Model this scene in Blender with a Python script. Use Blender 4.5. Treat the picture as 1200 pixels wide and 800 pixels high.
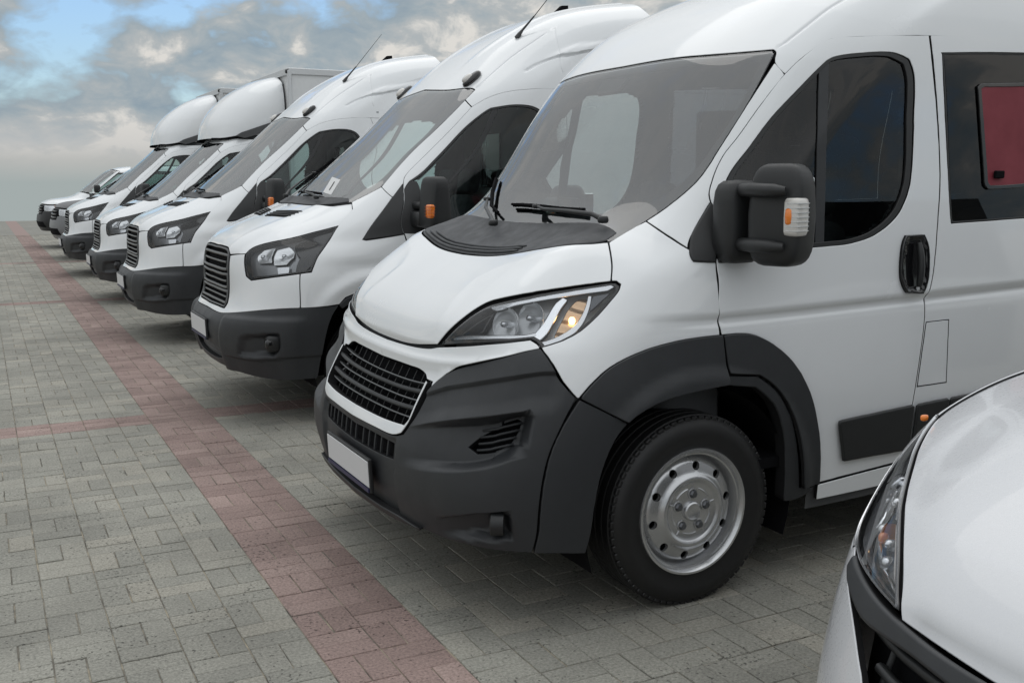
import bpy, bmesh, math, random
import numpy as np
from mathutils import Vector, Matrix
from mathutils.geometry import delaunay_2d_cdt
for _o in list(bpy.data.objects): bpy.data.objects.remove(_o, do_unlink=True)
SC = bpy.context.scene
COL = SC.collection
R_ = math.radians
# ------------------------------------------------------------------ camera
cam = bpy.data.cameras.new('camera'); camo = bpy.data.objects.new('camera', cam); COL.objects.link(camo)
cam.sensor_width = 36.0; cam.lens = 36.0 * 1190.0 / 1200.0; cam.clip_start = 0.05; cam.clip_end = 2000
camo.matrix_world = Matrix(((0.88700968, 0.07130704, -0.45621173, 0.0),
                            (-0.46175084, 0.13697872, -0.87636921, 0.0),
                            (0.0, 0.98800412, 0.15442753, 1.57),
                            (0, 0, 0, 1)))
SC.camera = camo
# ------------------------------------------------------------------ sky and sun
BIGOFF, PUFOFF = (5.75, 3.35, 4.93), (0.57, 0.54, 1.85)      # where in the noise field the clouds are taken from
SUN_EL, SUN_AZ = 66.0, 35.0          # azimuth: compass style, 0 = +Y, clockwise
wd = bpy.data.worlds.new('World'); SC.world = wd; wd.use_nodes = True
nt = wd.node_tree; N = nt.nodes; L = nt.links; N.clear()
def nd(t, **k):
    n = N.new(t)
    for a, b in k.items(): setattr(n, a, b)
    return n
def lk(a, b): L.new(a, b)
def wmath(op, a, b=None, clamp=False):
    n = nd('ShaderNodeMath', operation=op, use_clamp=clamp)
    for i, v in enumerate((a, b)):
        if v is None: continue
        if isinstance(v, (int, float)): n.inputs[i].default_value = v
        else: lk(v, n.inputs[i])
    return n.outputs[0]
def wramp(fac, stops):
    n = nd('ShaderNodeValToRGB'); e = n.color_ramp.elements
    while len(e) > 1: e.remove(e[0])
    for i, (p, c) in enumerate(stops):
        k = e[0] if i == 0 else e.new(p)
        k.position = p; k.color = (*c, 1)
    lk(fac, n.inputs[0]); return n.outputs[0]
def wmix(f, a, b, mode='MIX'):
    n = nd('ShaderNodeMix', data_type='RGBA', blend_type=mode)
    for i, v in ((0, f), (6, a), (7, b)):
        if isinstance(v, (int, float)): n.inputs[i].default_value = v
        elif isinstance(v, tuple): n.inputs[i].default_value = (*v, 1)
        else: lk(v, n.inputs[i])
    return n.outputs[2]
tc = nd('ShaderNodeTexCoord'); sep = nd('ShaderNodeSeparateXYZ'); lk(tc.outputs['Generated'], sep.inputs[0])
dz = wmath('MAXIMUM', sep.outputs[2], 0.0)
skyv = nd('ShaderNodeCombineXYZ'); lk(sep.outputs[0], skyv.inputs[0]); lk(sep.outputs[1], skyv.inputs[1]); lk(wmath('MAXIMUM', dz, 0.02), skyv.inputs[2])
sky = nd('ShaderNodeTexSky', sky_type='NISHITA', sun_disc=False)
sky.sun_elevation = R_(SUN_EL); sky.sun_rotation = R_(SUN_AZ); sky.air_density = 1.2; sky.dust_density = 1.0; sky.ozone_density = 2.0
lk(skyv.outputs[0], sky.inputs[0])
nishita = wmix(1.0, sky.outputs[0], (0.100, 0.118, 0.140), 'MULTIPLY')
# cloud field: direction with the vertical stretched, so clouds lie in flat banks near the horizon
cv = nd('ShaderNodeCombineXYZ'); lk(sep.outputs[0], cv.inputs[0]); lk(sep.outputs[1], cv.inputs[1]); lk(wmath('MULTIPLY', wmath('POWER', dz, 0.9), 1.55), cv.inputs[2])
def wnoise(scale, detail, rough, off, dist=0.0):
    m = nd('ShaderNodeVectorMath', operation='ADD'); lk(cv.outputs[0], m.inputs[0]); m.inputs[1].default_value = off
    n = nd('ShaderNodeTexNoise'); n.inputs['Scale'].default_value = scale; n.inputs['Detail'].default_value = detail
    n.inputs['Roughness'].default_value = rough; n.inputs['Distortion'].default_value = dist
    lk(m.outputs[0], n.inputs['Vector']); return n.outputs[0]
big = wnoise(5.5, 5, 0.52, BIGOFF, 0.3)
puff = wnoise(18.0, 8, 0.58, PUFOFF, 0.4)
body = wmath('ADD', wmath('MULTIPLY', big, 0.5), wmath('MULTIPLY', puff, 0.5))
cover = wramp(wmath('ADD', wmath('MULTIPLY', big, 0.75), wmath('MULTIPLY', puff, 0.25)), [(0.365, (0, 0, 0)), (0.435, (1, 1, 1))])
cl_col = wramp(body, [(0.385, (0.285, 0.365, 0.43)), (0.455, (0.365, 0.43, 0.47)), (0.51, (0.47, 0.50, 0.51)), (0.56, (0.76, 0.74, 0.70))])
clouded = wmix(cover, nishita, cl_col)
# higher up the cloud sheet closes and evens out
shut = wramp(dz, [(0.0, (0, 0, 0)), (0.17, (0.0, 0.0, 0.0)), (0.40, (.9, .9, .9)), (1.0, (.95, .95, .95))])
clouded = wmix(shut, clouded, (0.59, 0.61, 0.625))
haze = wramp(dz, [(0.0, (0.395, 0.445, 0.44)), (0.018, (0.49, 0.50, 0.485)), (0.035, (0.60, 0.595, 0.58)), (0.2, (0.45, 0.48, 0.50))])
hf = wramp(dz, [(0.0, (1, 1, 1)), (0.022, (0.92, 0.92, 0.92)), (0.06, (0.0, 0.0, 0.0))])
allsky = wmix(hf, clouded, haze)
lum = wramp(dz, [(0.0, (0.50, 0.50, 0.50)), (0.2, (0.52, 0.52, 0.52)), (0.5, (0.78, 0.78, 0.78)), (1.0, (1, 1, 1))])
lit = wmix(1.0, allsky, lum, 'MULTIPLY')
bg = nd('ShaderNodeBackground'); lk(lit, bg.inputs[0]); bg.inputs[1].default_value = 1.85
wo = nd('ShaderNodeOutputWorld'); lk(bg.outputs[0], wo.inputs[0])
sun = bpy.data.lights.new('sun', 'SUN'); sun.energy = 0.5; sun.angle = R_(60); sun.color = (1, 0.965, 0.92)
suno = bpy.data.objects.new('sun', sun); COL.objects.link(suno)
_d = Vector((math.sin(R_(SUN_AZ)) * math.cos(R_(SUN_EL)), math.cos(R_(SUN_AZ)) * math.cos(R_(SUN_EL)), math.sin(R_(SUN_EL))))
suno.rotation_euler = (-_d).to_track_quat('-Z', 'Y').to_euler()
vs = SC.view_settings; vs.view_transform = 'Standard'; vs.look = 'None'; vs.exposure = 0.0; vs.gamma = 1.0; vs.use_curve_mapping = False
SC.render.engine = 'CYCLES'

def _spl(t, Y):
    """natural cubic spline through Y (n,...) at knots t -> second derivatives"""
    n = len(t); h = np.diff(t)
    A = np.zeros((n, n)); A[0, 0] = A[-1, -1] = 1
    B = np.zeros((n,) + Y.shape[1:])
    for i in range(1, n - 1):
        A[i, i-1] = h[i-1]; A[i, i] = 2 * (h[i-1] + h[i]); A[i, i+1] = h[i]
        B[i] = 6 * ((Y[i+1] - Y[i]) / h[i] - (Y[i] - Y[i-1]) / h[i-1])
    M = np.linalg.solve(A, B.reshape(n, -1)).reshape(B.shape)
    M[1:-1] *= 0.85                      # a little tension against overshoot
    return M
class Surf:
    """tensor cubic spline surface through a grid of points; s runs along columns, t along rows (both in metres)"""
    def __init__(self, G, sk=None, tk=None):
        G = np.array(G, float); self.G = G
        ds = np.linalg.norm(np.diff(G, axis=1), axis=2).mean(0); dt = np.linalg.norm(np.diff(G, axis=0), axis=2)
        dt = np.median(dt[:, :], axis=1)
        self.s = np.concatenate([[0], np.cumsum(ds)]); self.t = np.concatenate([[0], np.cumsum(dt)])
        if sk is not None: self.s = np.array(sk, float)
        if tk is not None: self.t = np.array(tk, float)
        self.Mt = _spl(self.t, G)                                   # d2/dt2
        self.Ms = _spl(self.s, np.swapaxes(G, 0, 1))                # d2/ds2 (col,row,3)
        self.Mst = _spl(self.s, np.swapaxes(self.Mt, 0, 1))
    def ev(self, s, t):
        s = np.atleast_1d(np.asarray(s, float)); t = np.atleast_1d(np.asarray(t, float))
        S, T = self.s, self.t
        s = np.clip(s, S[0], S[-1]); t = np.clip(t, T[0], T[-1])
        j = np.clip(np.searchsorted(S, s) - 1, 0, len(S) - 2); i = np.clip(np.searchsorted(T, t) - 1, 0, len(T) - 2)
        def w(K, k, x):
            h = K[k+1] - K[k]; a = (K[k+1] - x) / h; b = 1 - a
            return a, b, (a**3 - a) * h * h / 6, (b**3 - b) * h * h / 6
        a, b, c, d = [v[:, None] for v in w(S, j, s)]
        def col(F, M, ii): return a * F[ii, j] + b * F[ii, j+1] + c * M[j, ii] + d * M[j+1, ii]
        P0, P1 = col(self.G, self.Ms, i), col(self.G, self.Ms, i+1)
        Q0, Q1 = col(self.Mt, self.Mst, i), col(self.Mt, self.Mst, i+1)
        a, b, c, d = [v[:, None] for v in w(T, i, t)]
        return a * P0 + b * P1 + c * Q0 + d * Q1
    def nrm(self, s, t, e=2e-3):
        s = np.atleast_1d(np.asarray(s, float)); t = np.atleast_1d(np.asarray(t, float))
        s = np.clip(s, self.s[0] + e, self.s[-1] - e); t = np.clip(t, self.t[0] + e, self.t[-1] - e)
        du = self.ev(s + e, t) - self.ev(s - e, t); dv = self.ev(s, t + e) - self.ev(s, t - e)
        n = np.cross(du, dv); return n / (np.linalg.norm(n, axis=1, keepdims=True) + 1e-12)

# ------------------------------------------------------------------ materials
def mat(name):
    m = bpy.data.materials.new(name); m.use_nodes = True
    b = m.node_tree.nodes['Principled BSDF']; return m, m.node_tree, b
def nn(t, ty, **k):
    n = t.nodes.new(ty)
    for a, b in k.items(): setattr(n, a, b)
    return n
def noise_tex(t, scale, detail=4, rough=.55, coord='Object', dist=0):
    c = nn(t, 'ShaderNodeTexCoord') if coord != 'Pos' else nn(t, 'ShaderNodeNewGeometry')
    n = nn(t, 'ShaderNodeTexNoise'); n.inputs['Scale'].default_value = scale; n.inputs['Detail'].default_value = detail
    n.inputs['Roughness'].default_value = rough; n.inputs['Distortion'].default_value = dist
    t.links.new(c.outputs['Position' if coord == 'Pos' else coord], n.inputs['Vector']); return n
def ramp(t, fac, stops):
    n = nn(t, 'ShaderNodeValToRGB'); e = n.color_ramp.elements
    while len(e) > 1: e.remove(e[0])
    for i, (p, c) in enumerate(stops):
        k = e[0] if i == 0 else e.new(p)
        k.position = p; k.color = (c, c, c, 1) if isinstance(c, (int, float)) else (*c, 1)
    t.links.new(fac, n.inputs[0]); return n.outputs[0]
def bump(t, b, h, strength, dist):
    n = nn(t, 'ShaderNodeBump'); n.inputs['Strength'].default_value = strength; n.inputs['Distance'].default_value = dist
    t.links.new(h, n.inputs['Height']); t.links.new(n.outputs[0], b.inputs['Normal'])
def simple(name, col, rough, metal=0, coat=0, spec=.5, vary=0, vs_=6, bmp=0, bs=300):
    m, t, b = mat(name)
    b.inputs['Base Color'].default_value = (*col, 1); b.inputs['Roughness'].default_value = rough; b.inputs['Metallic'].default_value = metal
    b.inputs['Coat Weight'].default_value = coat; b.inputs['Coat Roughness'].default_value = .06; b.inputs['Specular IOR Level'].default_value = spec
    if vary:
        n = noise_tex(t, vs_, 6, .6)
        c = ramp(t, n.outputs[0], [(.3, tuple(v * (1 - vary) for v in col)), (.7, tuple(min(1, v * (1 + vary)) for v in col))])
        t.links.new(c, b.inputs['Base Color'])
        r = ramp(t, n.outputs[0], [(.3, min(1, rough * 1.15)), (.7, rough * .9)]); t.links.new(r, b.inputs['Roughness'])
    if bmp:
        n2 = noise_tex(t, bs, 3, .6); bump(t, b, n2.outputs[0], bmp, .002)
    return m
def glass(name, tint, refl=1.0, ior=1.52, rough=0.0, veil=0.0):
    """thin pane: tinted see-through plus the mirror reflection of glass"""
    m = bpy.data.materials.new(name); m.use_nodes = True; t = m.node_tree; t.nodes.clear()
    tr = nn(t, 'ShaderNodeBsdfTransparent'); tr.inputs[0].default_value = (*tint, 1)
    gl = nn(t, 'ShaderNodeBsdfGlossy'); gl.inputs['Roughness'].default_value = rough; gl.inputs[0].default_value = (refl, refl, refl, 1)
    fr = nn(t, 'ShaderNodeFresnel'); fr.inputs[0].default_value = ior
    mx = nn(t, 'ShaderNodeMixShader'); o = nn(t, 'ShaderNodeOutputMaterial')
    t.links.new(fr.outputs[0], mx.inputs[0]); t.links.new(tr.outputs[0], mx.inputs[1]); t.links.new(gl.outputs[0], mx.inputs[2])
    out = mx.outputs[0]
    if veil:                                            # pale diffuse layer standing in for the grey of reflected sky
        df = nn(t, 'ShaderNodeBsdfDiffuse'); df.inputs[0].default_value = (.55, .56, .55, 1)
        n = noise_tex(t, 5, 5, .6); f = ramp(t, n.outputs[0], [(.3, veil * .75), (.7, veil * 1.2)])
        m2 = nn(t, 'ShaderNodeMixShader'); t.links.new(f, m2.inputs[0]); t.links.new(out, m2.inputs[1]); t.links.new(df.outputs[0], m2.inputs[2]); out = m2.outputs[0]
    t.links.new(out, o.inputs[0]); return m
MT = {}
MT['white'] = simple('white_paint', (.78, .797, .812), .24, coat=1.0, vary=.012, vs_=3)
MT['whitedew'] = simple('white_paint_dewy', (.60, .61, .63), .28, coat=.8, vary=.012, vs_=120, bmp=.012, bs=200)
MT['plastic'] = simple('dark_plastic', (.024, .026, .029), .48, vary=.10, vs_=8, bmp=.12, bs=500)
MT['plastic2'] = simple('black_plastic', (.016, .017, .018), .45, vary=.1, bmp=.1, bs=500)
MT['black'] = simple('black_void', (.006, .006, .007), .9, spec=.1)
MT['rubber'] = simple('tyre_rubber', (.0095, .0095, .010), .52, vary=.18, vs_=10, bmp=.2, bs=160)
MT['silver'] = simple('silver_wheel_paint', (.54, .545, .555), .24, metal=.8, vary=.06, vs_=14)
MT['chrome'] = simple('chrome', (.82, .83, .85), .08, metal=1)
MT['satin'] = simple('satin_metal', (.74, .75, .77), .24, metal=.8)
MT['gloss_black'] = simple('gloss_black', (.008, .008, .009), .08, coat=.5)
MT['cowl'] = simple('cowl_plastic', (.052, .054, .058), .6, vary=.15, vs_=14, bmp=.1)
MT['frit'] = simple('frit_ceramic', (.055, .056, .06), .35, coat=1)
MT['screen'] = glass('windscreen_glass', (.84, .90, .89), 1.0, 2.25)
MT['screen2'] = glass('panel_van_windscreen_glass', (.80, .88, .86), 1.0, 2.7)
MT['sideglass'] = glass('side_window_glass', (.42, .47, .46), 1.0, 1.52)
MT['cabglass'] = glass('cab_window_glass', (.62, .74, .72), 1.0, 1.5)
MT['darkglass'] = glass('tinted_window_glass', (.10, .11, .12), 1.0, 1.52)
MT['lens'] = glass('lamp_lens', (.93, .94, .95), 1.0, 1.45)
MT['trim'] = simple('interior_trim', (.085, .088, .092), .75, vary=.15)
MT['seat'] = simple('seat_fabric', (.05, .053, .058), .9, vary=.25, vs_=20, bmp=.3, bs=900)
MT['seatgrey'] = simple('grey_seat_fabric', (.16, .165, .17), .9, vary=.2, vs_=20)
MT['plate'] = simple('plate_white', (.66, .66, .67), .35)
MT['blue'] = simple('plate_blue_edge', (.02, .02, .07), .4)
MT['amber'] = simple('amber_lens', (.85, .22, .015), .2, coat=1)
MT['clearlens'] = simple('ribbed_clear_lens', (.62, .60, .57), .25, coat=1)
MT['curtain'] = simple('red_blind', (.20, .022, .035), .6, vary=.12, vs_=5)
MT['paper'] = simple('paper', (.80, .80, .80), .7)
MT['ink'] = simple('ink', (.02, .02, .02), .7)
MT['lampgrey'] = simple('lamp_bezel_grey', (.12, .125, .135), .25, metal=.6)
MT['bulb'] = simple('bulb_glass', (.9, .85, .75), .08, coat=1)
MT['panelgrey'] = simple('grey_partition', (.34, .36, .37), .7, vary=.06)
MT['boxwhite'] = simple('box_panel_white', (.70, .71, .715), .45, vary=.02)
MT['alu'] = simple('aluminium_profile', (.60, .61, .62), .35, metal=.6)
MT['slat'] = simple('slat_grey', (.17, .175, .18), .35, metal=.4)
MT['indic'] = simple('indicator_reflector', (.72, .50, .32), .2, metal=.7)
MT['lamphouse'] = simple('lamp_housing', (.52, .53, .54), .25, metal=.3)
MT['chromelamp'] = simple('lamp_reflector', (.84, .85, .86), .24, metal=.6)
MT['seam'] = simple('gap_shade_black', (.012, .012, .013), .8, spec=.2)  # blackens panel edge walls, in place of the shade deep in the gaps
MT['lampmid'] = simple('lamp_housing_mid', (.26, .265, .275), .18, metal=.5)
MT['lampbright'] = simple('lamp_housing_bright', (.66, .67, .69), .25, metal=.3)
MT['skirt'] = simple('grey_rubber', (.075, .077, .08), .55)
MT['darkcab'] = simple('tinted_cabin', (.02, .022, .024), .1, coat=1)
MT['greybonnet'] = simple('matt_grey_wrap', (.12, .12, .125), .5)
MT['bumpgrey'] = simple('silver_grey_bumper', (.20, .205, .21), .4, metal=.3)
# ------------------------------------------------------------------ objects
def mesh_obj(name, V, F, m, parent=None, smooth=True, normals=None, mats=None, midx=None):
    me = bpy.data.meshes.new(name)
    me.from_pydata([tuple(map(float, v)) for v in V], [], [tuple(map(int, f)) for f in F])
    for x in (mats or [m]): me.materials.append(x)
    if midx is not None: me.polygons.foreach_set('material_index', np.array(midx, np.int32))
    me.polygons.foreach_set('use_smooth', np.full(len(F), bool(smooth)))
    me.update()
    if normals is not None: me.normals_split_custom_set_from_vertices([tuple(map(float, n)) for n in normals])
    o = bpy.data.objects.new(name, me); COL.objects.link(o)
    if parent is not None: o.parent = parent
    return o
def empty(name, loc, label, cat, group=None, rotz=0):
    o = bpy.data.objects.new(name, None); COL.objects.link(o); o.location = loc; o.rotation_euler = (0, 0, rotz); o.empty_display_size = .3
    o['label'] = label; o['category'] = cat
    if group: o['group'] = group
    return o
def tag(o, label, cat, group=None):
    o['label'] = label; o['category'] = cat
    if group: o['group'] = group
    return o
def kids(o): return [c for c in bpy.data.objects if c.parent == o]
def copy_tree(o, parent=None):
    c = o.copy(); COL.objects.link(c); c.parent = parent
    for ch in kids(o): copy_tree(ch, c)
    return c
class MB:
    """collects polygons; build() makes ONE mesh object"""
    def __init__(s): s.V = []; s.F = []
    def add(s, V, F):
        o = len(s.V); s.V += [tuple(v) for v in V]; s.F += [tuple(i + o for i in f) for f in F]; return s
    def box(s, c, h, rot=None, bev=0.0):
        """box with chamfered edges"""
        c = np.array(c, float); h = np.array(h, float); b = min(bev, *(h * .95)) if bev else 0
        V = []; F = []
        if not b:
            for z in (-1, 1):
                for y in (-1, 1):
                    for x in (-1, 1): V.append((x, y, z))
            V = np.array(V) * h
            F = [(0, 2, 3, 1), (4, 5, 7, 6), (0, 1, 5, 4), (2, 6, 7, 3), (0, 4, 6, 2), (1, 3, 7, 5)]
        else:
            idx = {}
            for sx in (-1, 1):
                for sy in (-1, 1):
                    for sz in (-1, 1):
                        for a in range(3):
                            v = np.array([sx, sy, sz]) * (h - b); v[a] = (sx, sy, sz)[a] * h[a]
                            idx[(sx, sy, sz, a)] = len(V); V.append(v)
            V = np.array(V)
            for a in range(3):
                p, q = [(1, 2), (2, 0), (0, 1)][a]
                for sa in (-1, 1):
                    f = []
                    for (u, w) in ((-1, -1), (1, -1), (1, 1), (-1, 1)):
                        k = [0, 0, 0]; k[a] = sa; k[p] = u; k[q] = w; f.append(idx[(*k, a)])
                    F.append(tuple(f if sa > 0 else f[::-1]))
                for sp in (-1, 1):                      # edges along axis a, between faces p and q
                    for sq in (-1, 1):
                        def ky(s_, fa):
                            k = [0, 0, 0]; k[a] = s_; k[p] = sp; k[q] = sq; return idx[(*k, fa)]
                        f = [ky(-1, p), ky(1, p), ky(1, q), ky(-1, q)]
                        F.append(tuple(f if sp * sq < 0 else f[::-1]))
            for sx in (-1, 1):
                for sy in (-1, 1):
                    for sz in (-1, 1):
                        f = [idx[(sx, sy, sz, a)] for a in range(3)]
                        F.append(tuple(f if sx * sy * sz > 0 else f[::-1]))
        if rot is not None: V = V @ np.array(rot.to_3x3() if hasattr(rot, 'to_3x3') else rot).T
        return s.add(V + c, F)
    def tube(s, P, r, n=8, cap=True):
        P = np.array(P, float); r = np.full(len(P), r) if np.isscalar(r) else np.array(r)
        T = np.gradient(P, axis=0); T /= np.linalg.norm(T, axis=1, keepdims=True) + 1e-9
        up = np.array([0, 0, 1.0]) if abs(T[0][2]) < .9 else np.array([1.0, 0, 0])
        V = []; F = []; a = np.linspace(0, 2 * np.pi, n, endpoint=False)
        for p, t, rr in zip(P, T, r):
            x = np.cross(t, up); x /= np.linalg.norm(x) + 1e-9; y = np.cross(x, t)
            up = y
            for k in a: V.append(p + rr * (np.cos(k) * x + np.sin(k) * y))
        for i in range(len(P) - 1):
            for k in range(n): F.append((i*n + k, i*n + (k+1) % n, (i+1)*n + (k+1) % n, (i+1)*n + k))
        if cap: F.append(tuple(range(n))[::-1]); F.append(tuple((len(P)-1)*n + k for k in range(n)))
        return s.add(V, F)
    def lathe(s, prof, c, axis='y', n=48, close=False):
        """prof = [(radius, height along axis)]"""
        V = []; F = []; m = len(prof)
        for k in range(n):
            a = 2 * np.pi * k / n
            for r, hh in prof:
                p = (r * np.cos(a), hh, r * np.sin(a)) if axis == 'y' else ((hh, r * np.cos(a), r * np.sin(a)) if axis == 'x' else (r * np.cos(a), r * np.sin(a), hh))
                V.append(np.array(p) + c)
        for k in range(n):
            for j in range(m - 1 + (1 if close else 0)):
                q = (j + 1) % m
                F.append((k*m + j, k*m + q, ((k+1) % n)*m + q, ((k+1) % n)*m + j))
        return s.add(V, F)
    def rbox(s, c, h, e=.35, n=20, taper=None, rot=None):
        """superellipsoid block; e small = boxier"""
        V = []; F = []; m = n // 2
        def sp(v, e_): return np.sign(v) * abs(v) ** e_
        for i in range(m + 1):
            ph = -np.pi/2 + np.pi * i / m
            for k in range(n):
                th = 2 * np.pi * k / n
                p = np.array([sp(np.cos(ph), e) * sp(np.cos(th), e), sp(np.cos(ph), e) * sp(np.sin(th), e), sp(np.sin(ph), e)]) * h
                if taper is not None: p = taper(p)
                V.append(p)
        for i in range(m):
            for k in range(n): F.append((i*n + k, i*n + (k+1) % n, (i+1)*n + (k+1) % n, (i+1)*n + k))
        V = np.array(V)
        if rot is not None: V = V @ np.array(rot.to_3x3()).T
        return s.add(V + np.array(c), F)
    def prism(s, poly, lo, hi, axis=1):
        """extrude a 2-D polygon along an axis (0,1,2)"""
        n = len(poly); V = []
        for hh in (lo, hi):
            for a, b in poly:
                p = [a, b]; p.insert(axis, hh); V.append(p)
        F = [tuple(range(n)), tuple(range(2*n - 1, n - 1, -1))] + [(k, n + k, n + (k+1) % n, (k+1) % n) for k in range(n)]
        return s.add(V, F)
    def build(s, name, m, parent=None, smooth=False, auto=None, mirror=False):
        V = s.V; F = s.F
        if mirror: V = [(x, -y, z) for x, y, z in V]; F = [f[::-1] for f in F]
        o = mesh_obj(name, V, F, m, parent, smooth)
        bm = bmesh.new(); bm.from_mesh(o.data); bmesh.ops.recalc_face_normals(bm, faces=bm.faces[:]); bm.to_mesh(o.data); bm.free()
        if smooth and auto: o.data.set_sharp_from_angle(angle=R_(auto))
        return o
# ------------------------------------------------------------------ panels cut from a body surface
def resample(pts, step=.015, corner=30, closed=True):
    P = np.array(pts, float); n = len(P)
    keep = [i for i in range(n) if i == 0 or np.linalg.norm(P[i] - P[i-1]) > 1e-6]
    P = P[keep]; n = len(P)
    if closed and np.linalg.norm(P[0] - P[-1]) < 1e-6: P = P[:-1]; n -= 1
    cor = []
    for i in range(n):
        a = P[i] - P[i-1]; b = P[(i+1) % n] - P[i]
        ang = abs(math.degrees(math.atan2(a[0]*b[1] - a[1]*b[0], a @ b)))
        cor.append(ang > corner or (not closed and i in (0, n-1)))
    out = []
    for i in range(n if closed else n - 1):
        p1, p2 = P[i], P[(i+1) % n]
        d = p2 - p1
        p0 = P[i-1] if not cor[i] else p1 - d
        p3 = P[(i+2) % n] if not cor[(i+1) % n] else p2 + d
        k = max(1, int(round(np.linalg.norm(d) / step)))
        l0, l1, l2 = [max(1e-6, np.linalg.norm(x)) ** .5 for x in (p1-p0, p2-p1, p3-p2)]
        m1 = d + l1 * ((p1-p0)/l0 - (p2-p0)/(l0+l1)); m2 = d + l1 * ((p3-p2)/l2 - (p3-p1)/(l1+l2))
        if cor[i]: m1 = d if cor[(i+1) % n] else 1.5*d - .5*m2
        if cor[(i+1) % n] : m2 = d if cor[i] else 1.5*d - .5*m1
        for q in range(k):
            u = q / k
            out.append((2*u**3 - 3*u*u + 1)*p1 + (u**3 - 2*u*u + u)*m1 + (-2*u**3 + 3*u*u)*p2 + (u**3 - u*u)*m2)
    if not closed: out.append(P[-1])
    return np.array(out)
def area2(P): return .5 * np.sum(P[:, 0]*np.roll(P[:, 1], -1) - np.roll(P[:, 0], -1)*P[:, 1])
def ccw(P): return P if area2(P) > 0 else P[::-1]
def inset(P, g):
    """offset a closed ccw polygon inwards by g; points on the centre line stay on it"""
    a = P - np.roll(P, 1, 0); b = np.roll(P, -1, 0) - P
    na = np.stack([-a[:, 1], a[:, 0]], 1); nb = np.stack([-b[:, 1], b[:, 0]], 1)
    na /= np.linalg.norm(na, axis=1, keepdims=True) + 1e-12; nb /= np.linalg.norm(nb, axis=1, keepdims=True) + 1e-12
    n = na + nb; l = np.maximum((n*n).sum(1, keepdims=True), .6); Q = P + 2*n/l*g
    c = P[:, 0] < 1e-4
    Q[c, 0] = 0; return Q
def inside(P, X):
    x, y = X[:, 0][:, None], X[:, 1][:, None]; a = P; b = np.roll(P, -1, 0)
    c = ((a[:, 1] > y) != (b[:, 1] > y)) & (x < (b[:, 0]-a[:, 0])*(y-a[:, 1])/(b[:, 1]-a[:, 1]+1e-12) + a[:, 0])
    return c.sum(1) % 2 == 1
def segdist(P, X, closed=True):
    a = P; b = np.roll(P, -1, 0)
    if not closed: a = a[:-1]; b = b[:-1]
    out = np.full(len(X), 1e9)
    for i in range(0, len(X), 4000):
        x = X[i:i+4000, None, :]; d = b - a; u = np.clip(((x-a)*d).sum(2)/((d*d).sum(1)+1e-12), 0, 1)
        out[i:i+4000] = np.sqrt((((a + u[..., None]*d) - x)**2).sum(2).min(1))
    return out
def sdf(P, X): return np.where(inside(P, X), -1, 1) * segdist(P, X)
def sst(x, a, b): u = np.clip((x-a)/(b-a), 0, 1); return u*u*(3-2*u)
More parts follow.
